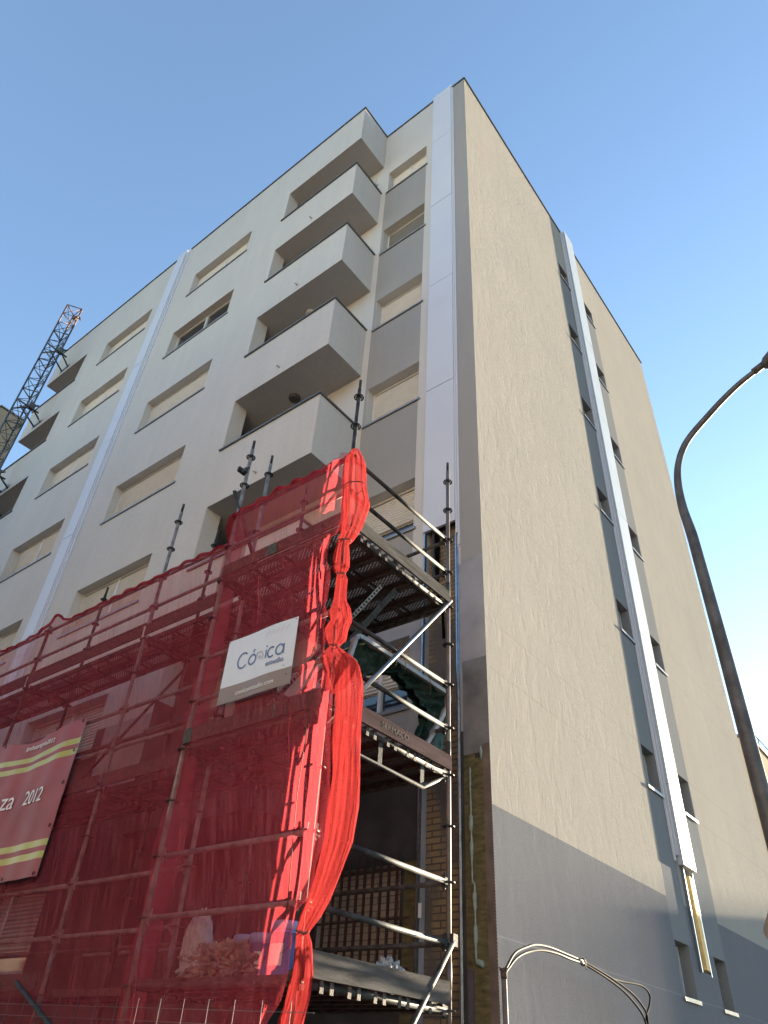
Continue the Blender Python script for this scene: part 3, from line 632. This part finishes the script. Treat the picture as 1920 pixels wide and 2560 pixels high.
# ------------------------------------------------------------------ sign board
sb = thing('sign_board', (-.88, -2.80, 4.42), 'white rectangular board with blue lettering and a brown bottom band, wired to the netting', 'sign')
bw, bh = .975, .695
poly = [(-bw/2, 0), (bw/2, 0), (bw/2, bh), (-bw/2, bh)]
wx = lambda u, v: .014*math.sin(3*u+1)*(v)+.006*math.sin(9*u)
q = MB()
def bfn(u, v): x = -bw/2+bw*u; z = bh*v; return (x, -.045-wx(x, z), z)
band = .165/bh
q.grid(bfn, 24, 24, mfn=lambda u, v: 1 if v < .245 else 0); n0 = len(q.v)
q.grid(lambda u, v: (bfn(u, v)[0], bfn(u, v)[1]+.004, bfn(u, v)[2]), 24, 24)
obj('panel', q, [m_cream, m_taupe], sb)
YS = -.055
def stroke(q, pts, w_, y=YS, m=0):
    pts = [Vector((a, b)) for a, b in pts]; L = []; Rr = []
    for i, p in enumerate(pts):
        d = (pts[min(i+1, len(pts)-1)]-pts[max(i-1, 0)]).normalized(); nn = Vector((-d.y, d.x))*w_/2; L.append(p+nn); Rr.append(p-nn)
    f = lambda p: (p.x, y-wx(p.x, p.y)+.006, p.y)
    for i in range(len(pts)-1): q.quad(f(Rr[i]), f(Rr[i+1]), f(L[i+1]), f(L[i]), m)
def arc(cx, cy, rx, ry, a0, a1, n=22): return [(cx+rx*math.cos(R(a0+(a1-a0)*i/n)), cy+ry*math.sin(R(a0+(a1-a0)*i/n))) for i in range(n+1)]
q = MB(); lw = .0175; by = .345
stroke(q, arc(-.225, by+.072, .07, .082, 42, 318), lw)                     # C
stroke(q, arc(-.085, by+.045, .05, .052, 0, 360), lw); stroke(q, [(-.085, by+.122), (-.062, by+.152)], lw)    # o acute
stroke(q, [(.172-.055, by), (.172-.055, by+.09)], lw); stroke(q, [(.117, by+.118), (.117, by+.135)], lw)      # i
stroke(q, arc(.190, by+.045, .047, .052, 48, 312), lw)                                                        # c
stroke(q, arc(.300, by+.045, .048, .052, 0, 360), lw); stroke(q, [(.350, by-.006), (.350, by+.098)], lw)      # a
obj('lettering', q, m_navy, sb)
q = MB(); stroke(q, [(-.02, by+.035), (-.02, by+.094), (.028, by+.094)]+arc(.028, by+.046, .042, .048, 90, 0, 10)+[(.07, by)], lw*.95)
obj('logo_mark', q, m_lgrey, sb); q = MB(); stroke(q, [(.012, by+.028), (.034, by+.052)], .03); obj('logo_diamond', q, m_lgrey, sb)
for i in range(5): q = MB(); stroke(q, [(.085+i*.066, .585), (.122+i*.066, .635)], .008); obj('slash_mark', q, m_lgrey, sb)
def bwarp(dx, dz): return lambda c: Vector((c.x+dx, YS+.004-wx(c.x+dx, c.y+dz)-c.z, c.y+dz))
text('lettering', 'estudio', .072, m_navy, sb, (0, 0, 0), (0, 0, 0), bwarp(.135, .255), .001, 1.1)
text('lettering', 'conicaestudio.com', .070, m_signw, sb, (0, 0, 0), (0, 0, 0), bwarp(-.245, .052), .001, 1.0)
q = MB()
for x_, z_ in ((-.465, .67), (.465, .67), (-.46, .03), (.43, .10), (.38, .2)): q.tube([(x_, -.06, z_), (x_, -.0, z_+.02), (x_, .05, z_+.02)], .003, 5)
obj('wire_tie', q, m_black, sb)
# ------------------------------------------------------------------ banner
bn = thing('banner', (-6.22, -2.43, 3.25), 'red vinyl banner with double yellow stripes and white lettering, laced to the scaffold', 'banner')
def bwv(x, z): return .012*math.sin(x*5+z*1.1)+.005*math.sin(x*13-z*2.2)+.008*NZ(x*3, z*3)
BX0, BX1, BH = -2.6, 1.72, 1.86
def bfn2(u, v):
    x = BX0+(BX1-BX0)*u; z = BH*v; sag = .07*math.exp(-((x-.55)/.55)**2)*v**4+.02*math.sin(x*3)*v**3
    return (x+.04*(1-v)*(u > .0), -.02-bwv(x, z), z-sag)
def bm(u, v):
    z = v*BH
    return 1 if (.20 < z < .275 or .33 < z < .405 or 1.40 < z < 1.475 or 1.53 < z < 1.61) else 0
q = MB().grid(bfn2, 130, 124, mfn=bm); obj('cloth', q, [m_ban, m_bany], bn)
def tw(dx, dz, s=.012): return lambda c: Vector((c.x+dx, -.02-bwv(c.x+dx, c.y+dz)-s-c.z, c.y+dz))
text('lettering', 'Zaragoza', .33, m_signw, bn, (0, 0, 0), (0, 0, 0), tw(-.72, .89), .002, 1.06)
text('lettering', '2012', .25, m_signw, bn, (0, 0, 0), (0, 0, 0), tw(.83, .89), .002, .93)
text('lettering', 'Promotor', .17, m_signw, bn, (0, 0, 0), (0, 0, 0), tw(-.27, .66), .002, 1)
text('lettering', '#rehazaragoza2012', .09, m_signw, bn, (0, 0, 0), (0, 0, 0), tw(.42, 1.655), .001, 1.)
q = MB()
for x_, z_ in [(1.66, 1.84), (1.1, 1.83), (-.2, 1.83), (1.70, .03), (.98, .03), (1.70, .55), (1.68, 1.05), (1.68, 1.45)]:
    q.tube([(x_+.018*math.cos(t), -.035-bwv(x_, z_), z_+.018*math.sin(t)) for t in [i*.7 for i in range(10)]], .004, 5)
obj('eyelet', q, m_black, bn)
# ------------------------------------------------------------------ folded frame with camouflage cloth
cb = thing('camping_frame', (-.22, -1.3, 4.18), 'grey metal frame with camouflage cloth bunched under it, tied to the scaffold side rails', 'frame')
q = MB(); path = [(-2.30, 4.70), (-2.25, 4.92), (-2.19, 5.13), (-2.15, 5.175), (-2.08, 5.185), (-.56, 5.185), (-.50, 5.165), (-.51, 5.09), (-.62, 4.90), (-.96, 4.42)]
for off in (0, -.045):
    for a, b in zip(path, path[1:]): q.obox((-.22+off, a[0], a[1]), (-.22+off, b[0], b[1]), .02 if off else .045, .04, up=(1, 0, 0))
wpart('tube_frame', q, plain('frame_light_grey', (.20, .20, .195), .5, var=.1), cb)
top_ = [(-2.163, 5.14), (-1.85, 5.155), (-1.54, 5.157), (-1.34, 5.15), (-1.12, 5.15), (-.93, 5.15), (-.70, 5.15), (-.55, 5.12), (-.60, 4.98), (-.80, 4.70), (-.95, 4.46)]
bot_ = [(-2.21, 4.95), (-2.12, 4.81), (-1.85, 4.888), (-1.57, 5.02), (-1.46, 5.06), (-1.30, 4.97), (-1.15, 4.97), (-1.05, 4.89), (-.92, 4.84), (-.93, 4.70), (-1.02, 4.46)]
def clo(u, v):
    i = min(int(u*10), 9); t = u*10-i; a = Vector(top_[i]).lerp(Vector(top_[i+1]), t); b = Vector(bot_[i]).lerp(Vector(bot_[i+1]), t); p = a.lerp(b, v)
    return (-.235-.05*math.sin(v*math.pi)+.025*NZ(u*14, v*4)+.02*math.sin(u*60+v*5), p.x, p.y)
wpart('camouflage_cloth', MB().grid(clo, 100, 20), m_camo, cb)
wpart('camouflage_cloth', MB().grid(lambda u, v: (lambda p: (p[0]-.07-.03*v, p[1], p[2]))(clo(u, v)), 60, 12), m_green, cb)
wpart('green_flap', MB().grid(lambda u, v: (-.24+.02*math.sin(v*9), -.62-.22*v+.17*u+.01*math.sin(u*20), 4.86-.44*v+.02*math.sin(u*9)), 16, 16), m_green, cb)
wpart('green_flap', MB().grid(lambda u, v: (-.26+.02*math.sin(v*9), -2.20-.12*v-.10*u, 5.10-.34*v-.05*u), 12, 12), m_green, cb)
q = MB()
for yy, zz in ((-1.58, 5.10), (-1.42, 5.10), (-.95, 5.02)): q.tube([(-.22+.06*math.cos(t), yy+.03*math.sin(t*.5), zz+.07+.11*math.sin(t)) for t in [i*.5 for i in range(14)]], .004, 5)
wpart('wire_tie', q, m_cablew, cb)
# perforated metal profiles leaning behind the net
for i, (a, b, lab) in enumerate([((-.30, -1.75, 6.02), (-1.35, -2.45, 4.3), 'slim perforated metal profile leaning under the top deck, its upper edge toothed'), ((-.22, -1.58, 6.03), (-.95, -2.45, 4.28), 'wider grey perforated metal profile leaning under the top deck nearest the corner pole')]):
    o = thing('metal_profile', b, lab, 'metal profile', 'metal profiles leaning under the top deck'); a = Vector(a)-Vector(b); d = a.normalized(); q = MB()
    wdt = .05 if i == 0 else .07
    q.obox((0, 0, 0), a, wdt, .004, up=(1, 0, .0)); q.obox(Vector((.0, 0, .0))+Vector((-.02, 0, 0)), a+Vector((-.02, 0, 0)), .004, .04, up=(1, 0, 0))
    n = int(a.length/.045)
    for k in range(n): c = d*(k*.045+.02)+Vector((.004, 0, 0)); q.obox(c, c+d*.02, wdt*.5, .005, 1, up=(1, 0, 0))
    obj('perforated_strip', q, [m_galv if i == 0 else m_steel, m_dark], o)
bo = thing('timber_board', (-1.62, -2.45, 4.2), 'pale timber board leaning inside the end bay behind the net', 'board'); obj('board_face', MB().obox((0, 0, 0), (-.42, .25, 1.15), .11, .03, up=(0, 1, 0)), plain('pale_timber', (.28, .23, .2), .8, scale=3, stretch=(6, 6, 1)), bo)
# ------------------------------------------------------------------ buckets and sacks on the lowest deck
DZ = Z0-6+.05
def bucket(loc, r, h, label):
    o = thing('bucket', loc, label, 'bucket', 'blue buckets on the lowest deck')
    q = MB().tube([(0, 0, 0), (0, 0, .005), (0, 0, h*.80), (0, 0, h*.80), (0, 0, h*.84), (0, 0, h*.86), (0, 0, h)], [r*.84, r*.86, r*.97, r*1.04, r*1.04, r*.98, r], 28); obj('tub', q, m_blue, o)
    q = MB().tube([(0, 0, h-.05), (0, 0, h-.045), (0, 0, h), (0, 0, h+.012), (0, 0, h+.014)], [r*1.03, r*1.09, r*1.09, r*1.05, r*.6], 28); obj('lid', q, m_bluel, o)
    q = MB().tube([(r*1.05*math.cos(t), -r*1.05*abs(math.sin(t))*.9, h*.8-.16*abs(math.sin(t))) for t in [i*math.pi/14 for i in range(15)]], .003, 5); obj('handle', q, m_cablew, o)
    q = MB().grid(lambda u, v: (r*.985*math.cos(-2.2+1.3*u), r*.985*math.sin(-2.2+1.3*u), h*(.2+.4*v)), 10, 4); obj('bucket_label', q, m_signw, o)
    if 'lettered' in label: text('lettering', 'Qu', .09, m_black, o, (-.035, -r-.004, h*.38), (R(90), 0, R(-8)), None, .001)
    return o
bucket((-.42, -2.47, DZ), .115, .36, 'tallest blue bucket, standing right at the corner pole of the lowest deck')
bucket((-.66, -2.45, DZ), .115, .29, 'blue bucket with a lettered white label, second from the corner pole')
bucket((-.92, -2.38, DZ), .12, .30, 'blue lidded bucket half hidden behind the crumpled paper sacks')
bucket((-1.18, -2.25, DZ), .12, .29, 'blue bucket farthest from the corner pole, between the other buckets and the white sack')
def crumple(name, loc, sx, sy, sz, mat, label, cat, seed, rough=.25, part='crumpled_paper'):
    bm_ = bmesh.new(); bmesh.ops.create_icosphere(bm_, subdivisions=5, radius=1)
    for v in bm_.verts:
        c = v.co.copy(); k = 1+rough*(abs(NZ(c.x*2.2+seed, c.y*2.2, c.z*2.2))*2-.4)+rough*.6*NZ(c.x*6+seed, c.y*6, c.z*6)
        k += .35*rough*abs(NZ(c.x*13, c.y*13+seed, c.z*13)); v.co = Vector((c.x*k*sx, c.y*k*sy, max(-.75, c.z*k)*sz+.75*sz))
    me = bpy.data.meshes.new(part); bm_.to_mesh(me); bm_.free(); me.materials.append(mat)
    o = thing(name, loc, label, cat); link(part, me, o); return o
crumple('paper_sack', (-1.06, -2.56, DZ), .27, .12, .13, m_paper, 'heap of torn brown paper sacks in front of the blue buckets', 'sack', 3., .75)
crumple('paper_sack', (-.76, -2.58, DZ), .12, .08, .08, m_paper, 'small crumpled brown sack at the right end of the torn heap', 'sack', 8., .8)
crumple('cement_sack', (-1.42, -2.50, DZ), .13, .11, .29, m_sack, 'upright white sack with a purple print left of the blue buckets', 'sack', 13., .12, 'sack_body')
crumple('cement_sack', (-1.24, -2.56, DZ), .17, .09, .13, m_sack, 'slumped open white sack at the foot of the upright one', 'sack', 19., .5, 'sack_body')
crumple('plastic_bag', (-.28, -1.36, DZ), .13, .17, .145, m_poly, 'crumpled clear plastic bag showing over the lowest side board', 'bag', 23., .4, 'film')
# ------------------------------------------------------------------ lattice mast at the left
mt = thing('lattice_mast', (-16.5, -1.9, 0), 'dark lattice hoist mast with a rusty red top in front of far left balconies', 'mast')
c_ = [Vector((-16.56, -2.04, 0)), Vector((-16.28, -1.58, 0)), Vector((-16.82, -1.61, 0))]; ZT = 24.3; q = MB(); q2 = MB()
for c in c_: q.tube([c+Vector((0, 0, .1)), c+Vector((0, 0, 23.0))], .03, 8); q2.tube([c+Vector((0, 0, 23.0)), c+Vector((0, 0, ZT))], .03, 8)
wpart('chord', q, m_mast, mt); wpart('chord', q2, m_mastr, mt)
q = MB(); q2 = MB(); nb = 46; hb = (ZT-.2)/nb
for i in range(nb+1):
    z = ZT-i*hb; Q = q2 if i < 2 else q
    for a in range(3):
        p, r_ = c_[a], c_[(a+1) % 3]; thick = .02 if i % 3 == 0 else .012
        Q.tube([p+Vector((0, 0, z)), r_+Vector((0, 0, z))], thick, 6)
        if i < nb: Q.tube([(p if i % 2 else r_)+Vector((0, 0, z)), (r_ if i % 2 else p)+Vector((0, 0, z-hb))], .013, 6)
wpart('lattice', q, m_mast, mt); wpart('lattice', q2, m_mastr, mt)
for z in (21.8, 18.88, 15.9, 13.0):
    q = MB(); q.tube([(-16.28, -1.58, z), (-16.7, -1.02, z)], .028, 8); q.tube([(-16.56, -1.85, z), (-17.1, -1.02, z)], .028, 8); q.tube([(-16.1, -1.45, z+.05), (-17.0, -1.95, z+.05)], .03, 8); q.tube([(-16.3, -2.1, z-.05), (-16.3, -1.3, z-.05)], .03, 8)
    q.box(-16.35, -16.2, -1.68, -1.5, z-.12, z+.12); q.box(-17.2, -16.6, -1.02, -1.014, z-.08, z+.08)
    wpart('wall_anchor', q, m_mast, mt)
q = MB().tube([(-16.3, -1.72, 23.55), (-16.2, -1.62, 23.7), (-16.25, -1.55, 23.8), (-16.15, -1.5, 23.6)], [.05, .07, .05, .02], 8); wpart('lifting_lug', q, m_mastr, mt)
# ------------------------------------------------------------------ neighbour on the left
nbld = thing('neighbouring_building', (-24, 4, 0), 'dark grey neighbouring block behind the lattice mast at the far left', 'building')
q = MB(); q.box(-34, -20.24, -1.5, -.55, 18.6, 21.4); q.box(-34, -18.0, -.5, 10, 0, 18.25)
wpart('wall', q, m_nb, nbld)
q = MB(); q.box(-34, -20.2, -1.54, -.5, 21.4, 21.45); q.box(-34, -18.0, -.56, -.2, 18.25, 18.30); wpart('roof_coping', q, m_coping, nbld)
for x_, z_ in ((-19.9, 16.2), (-23.0, 16.2), (-19.9, 13.3), (-23, 13.3)):
    q = MB(); q.box(x_, x_+1.4, -.515, -.503, z_, z_+1.2); q.box(x_-.06, x_+1.46, -.54, -.503, z_-.06, z_-.003, 1); q.box(x_+.68, x_+.74, -.53, -.516, z_, z_+1.2, 1); wpart('window', q, [m_glass, m_frame], nbld)
q = MB().tube([(-18.1, -.56, 2), (-18.1, -.56, 18.2)], .04, 8); wpart('drain_pipe', q, m_frame, nbld)
# ------------------------------------------------------------------ street lamp
lp = thing('street_lamp', (2.5, 1.0, .13), 'tall tapering dark street lamp with a curved arm at the right', 'street lamp')
pp = [(2.5, 1, .13), (2.5, 1, 3.5), (2.5, 1, 5.5), (2.49, 1, 6.9), (2.485, 1, 7.3), (2.462, 1, 7.73), (2.475, 1, 8.1), (2.53, 1, 8.42), (2.64, 1, 8.68), (2.80, 1, 8.88), (3.089, 1, 9.11), (3.35, 1, 9.30), (3.62, 1, 9.46), (3.93, 1, 9.59), (4.02, 1, 9.625)]
def cr(P, n=6):
    P = [Vector(p) for p in P]; o = []
    for i in range(len(P)-1):
        a, b, c, d = P[max(i-1, 0)], P[i], P[i+1], P[min(i+2, len(P)-1)]
        for k in range(n): t = k/n; o.append(.5*((2*b)+(c-a)*t+(2*a-5*b+4*c-d)*t*t+(-a+3*b-3*c+d)*t**3))
    return o+[P[-1]]
cpth = cr(pp); q = MB().tube(cpth, [.098-.0042*min(p.z, 7.6)-(max(0, min(p.z-7.3, 1.2)))*.018-(max(0, p.x-2.7)*.006) for p in cpth], 20); wpart('pole', q, m_lamp, lp)
q = MB().tube([(2.5, 1, .13), (2.5, 1, .16), (2.5, 1, .9), (2.5, 1, .95)], [.16, .13, .125, .1], 20); wpart('base', q, m_lamp, lp)
q = MB(); q.tube([(3.80, 1, 9.545), (3.96, 1, 9.61)], .05, 14)
rings = []
for t, wd, hu, hd in ((0, .05, .03, .05), (.04, .10, .07, .09), (.15, .15, .11, .10), (.35, .17, .12, .09), (.6, .14, .09, .06), (.72, .04, .03, .02)):
    o_ = Vector((3.93, 1, 9.60))+Vector((.95, 0, .22)).normalized()*t; rings.append([(o_.x-.1*(math.sin(a)*(hu if math.sin(a) > 0 else hd)), o_.y+wd*math.cos(a), o_.z+math.sin(a)*(hu if math.sin(a) > 0 else hd)) for a in [2*math.pi*j/24 for j in range(24)]])
q.rings(rings); wpart('lamp_head', q, m_lamp, lp)
# ------------------------------------------------------------------ traffic signs seen from behind
ts = thing('traffic_sign', (3.38, -2.0, .13), 'two triangular road signs seen from behind at the right edge, one above the other', 'sign')
def roundtri(cx, cz, s, inv, r=.055):
    o = []; 
    for i in range(3):
        a = R(90+120*i) + (math.pi if inv else 0); px, pz = cx+(s-2*r)*math.cos(a), cz+(s-2*r)*math.sin(a)
        for k in range(7): b = a+R(-60+20*k); o.append((px+r*math.cos(b), pz+r*math.sin(b)))
    return o
q = MB().prism(roundtri(3.385, 2.64, .575, False), lambda u, v, t: (u, t, v), -2.012, -2.002); wpart('triangle_plate', q, m_sign, ts)
q = MB().prism(roundtri(3.385, 2.05, .50, True), lambda u, v, t: (u, t, v), -2.012, -2.002); wpart('inverted_triangle_plate', q, m_sign, ts)
q = MB().tube([(3.385, -2.05, .13), (3.385, -2.05, 3.3)], .03, 12); wpart('post', q, m_galv, ts)
# ------------------------------------------------------------------ conduit and overhead cables by the corner
cc = thing('cable_riser', (.35, -.51, .13), 'beige conduit with cables arching out of its top beside the building corner', 'cable riser')
wpart('conduit', MB().tube([(.35, -.515, .13), (.35, -.505, 2.445)], .024, 14), m_pipe, cc)
wpart('earth_wire', MB().tube([(.355, -.48, .13), (.355, -.478, 2.12), (.352, -.484, 2.42)], .0045, 6), m_cablew, cc)
q = MB().tube([(.35, -.505, 2.40), (.35, -.505, 2.475)], .029, 12)
for i in range(9): q.tube([(.35+.026*math.cos(i), -.505+.026*math.sin(i*1.7), 2.45+.004*i), (.35+.045*math.cos(i*2.1), -.505+.045*math.sin(i), 2.475+.01*math.sin(i*3))], .005, 5)
wpart('tape_wrap', q, plain('rusty_tape', (.06, .04, .032), .9, var=.5, scale=30), cc)
def cable(pts, r, mat, name='cable'):
    return wpart(name, MB().tube(cr(pts, 8), r, 10), mat, cc)
cable([(.35, -.50, 2.45), (.35, -.43, 2.515), (.35, -.29, 2.625), (.35, -.07, 2.70), (.35, .12, 2.745), (.35, .40, 2.762), (.35, .75, 2.752), (.35, 1.12, 2.738)], .0112, m_cablew)
cable([(.35, -.49, 2.44), (.35, -.42, 2.49), (.35, -.26, 2.59), (.35, -.04, 2.665), (.36, .2, 2.71), (.37, .5, 2.722), (.37, .8, 2.712), (.36, 1.12, 2.715)], .0112, m_cablew)
cable([(.35, 1.06, 2.742), (.35, 1.4, 2.71), (.35, 1.75, 2.67), (.35, 2.1, 2.62), (.35, 2.38, 2.56), (.35, 2.56, 2.49), (.35, 2.66, 2.42), (.35, 2.66, 2.3), (.35, 2.6, 2.0), (.35, 2.6, 1.4)], .0105, m_black)
cable([(.36, 1.06, 2.718), (.36, 1.45, 2.675), (.35, 1.8, 2.63), (.35, 2.1, 2.57), (.35, 2.35, 2.49), (.35, 2.52, 2.41), (.35, 2.60, 2.32), (.35, 2.66, 2.1), (.35, 2.7, 1.4)], .0105, m_black)
cable([(.35, 1.80, 2.66), (.34, 2.1, 2.665), (.34, 2.4, 2.68), (.34, 2.64, 2.685), (.34, 2.80, 2.66), (.34, 2.87, 2.60), (.34, 2.80, 2.50), (.34, 2.68, 2.40), (.34, 2.60, 2.2), (.34, 2.6, 1.4)], .0098, m_black)
wpart('cable_tie', MB().tube([(.355+.028*math.cos(t), 1.11+.012*math.sin(t*.31), 2.728+.034*math.sin(t)) for t in [i*.5 for i in range(26)]]+[(.37, 1.15, 2.66)], .005, 6), m_cablew, cc)
# ------------------------------------------------------------------ site fence in the foreground
fn_ = thing('site_fence', (-1.5, -4.0, 0), 'welded wire mesh panel of a temporary site fence along the bottom left', 'fence')
q = MB(); x0, x1 = -3.6, 1.35; tz = lambda x: 1.925-.017*(x+1.5)
for j in range(30):
    zz = .02+.06*j; q.tube([(x0, -4., tz(x0)-zz), (x1, -4., tz(x1)-zz)], .0016, 5)
x = x0
while x < x1: q.tube([(x, -4.004, tz(x)+.025), (x, -4.004, .2)], .0018, 5); x += .20
wpart('wire_mesh', q, m_wire, fn_)
q = MB(); q.tube([(x0, -4, .1), (x0, -4, 1.97)], .021, 10); q.tube([(x1+.03, -4, .1), (x1+.03, -4, 1.72)], .021, 10); wpart('post', q, m_galv, fn_)
# ------------------------------------------------------------------ far buildings
fbld = thing('distant_building', (-9, 42, 0), 'ochre rendered building with a white window far behind the street lamp', 'building')
q = MB(); q.box(-16, -4.0, 33, 55, 0, 16.9); wpart('wall', q, m_opp, fbld)
q = MB(); q.box(-16.2, -3.9, 32.9, 55.1, 16.9, 17.05); wpart('roof_edge', q, m_coping, fbld)
q = MB()
for y_ in range(34, 55, 2): q.tube([(-4.1, y_, 17.05), (-4.1, y_, 17.8)], .03, 6)
q.tube([(-4.1, 33, 17.8), (-4.1, 55, 17.8)], .03, 6); wpart('roof_railing', q, m_lamp, fbld)
for y_ in (34.6, 38.6, 42.6, 46.6):
    for z_ in (12.6, 9.6, 6.6): q = MB(); q.box(-4.02, -3.95, y_, y_+1.8, z_, z_+1.9); q.box(-3.947, -3.94, y_+.85, y_+.95, z_, z_+1.9, 1); wpart('window', q, [m_frame, m_coping], fbld)
g1 = thing('low_building', (1.5, 40, 0), 'low building closing the end of the side street', 'building')
q = MB(); q.box(-3.9, 3.57, 35, 45, 0, 8.11); wpart('wall', q, m_opp, g1); q = MB(); q.box(-3.9, 3.6, 34.97, 45.05, 8.11, 8.16); wpart('roof_edge', q, m_coping, g1)
g2 = thing('tall_distant_block', (0, 128, 0), 'tall block far down the side street', 'building')
q = MB(); q.box(-40, 13.42, 120, 135, 0, 20.2); wpart('wall', q, m_opp, g2)
for i in range(11):
    for j in range(6): q = MB(); q.box(-36+i*4.3, -34.4+i*4.3, 119.95, 119.998, 2+j*3, 3.5+j*3); wpart('window', q, m_glass, g2)
# block across the main street: sunlit, it throws warm light back on the front
op = thing('facing_building', (-12, -26, 0), 'row of sunlit rendered blocks across the main street', 'building')
mo = plaster('facing_render', (.30, .265, .225), fine=.1)
ho = [(x_, x_+1.5, z_, z_+1.5) for x_ in range(-58, 16, 4) for z_ in (2, 5, 8, 11, 14)]
q = MB(); wall(q, lambda u, z: (u, -22., z), -60, 18, 0, 17, ho)
for h in ho: reveal(q, lambda u, z, t: (u, -22.-t, z), h, .2, 0)
q.quad((-60, -22, 17), (18, -22, 17), (18, -36, 17), (-60, -36, 17)); q.quad((18, -22, 0), (18, -36, 0), (18, -36, 17), (18, -22, 17)); wpart('wall', q, mo, op)
for n_, h in enumerate(ho):
    q = MB(); q.quad((h[0], -22.19, h[2]), (h[1], -22.19, h[2]), (h[1], -22.19, h[3]), (h[0], -22.19, h[3])); wpart('window', q, m_glass, op)
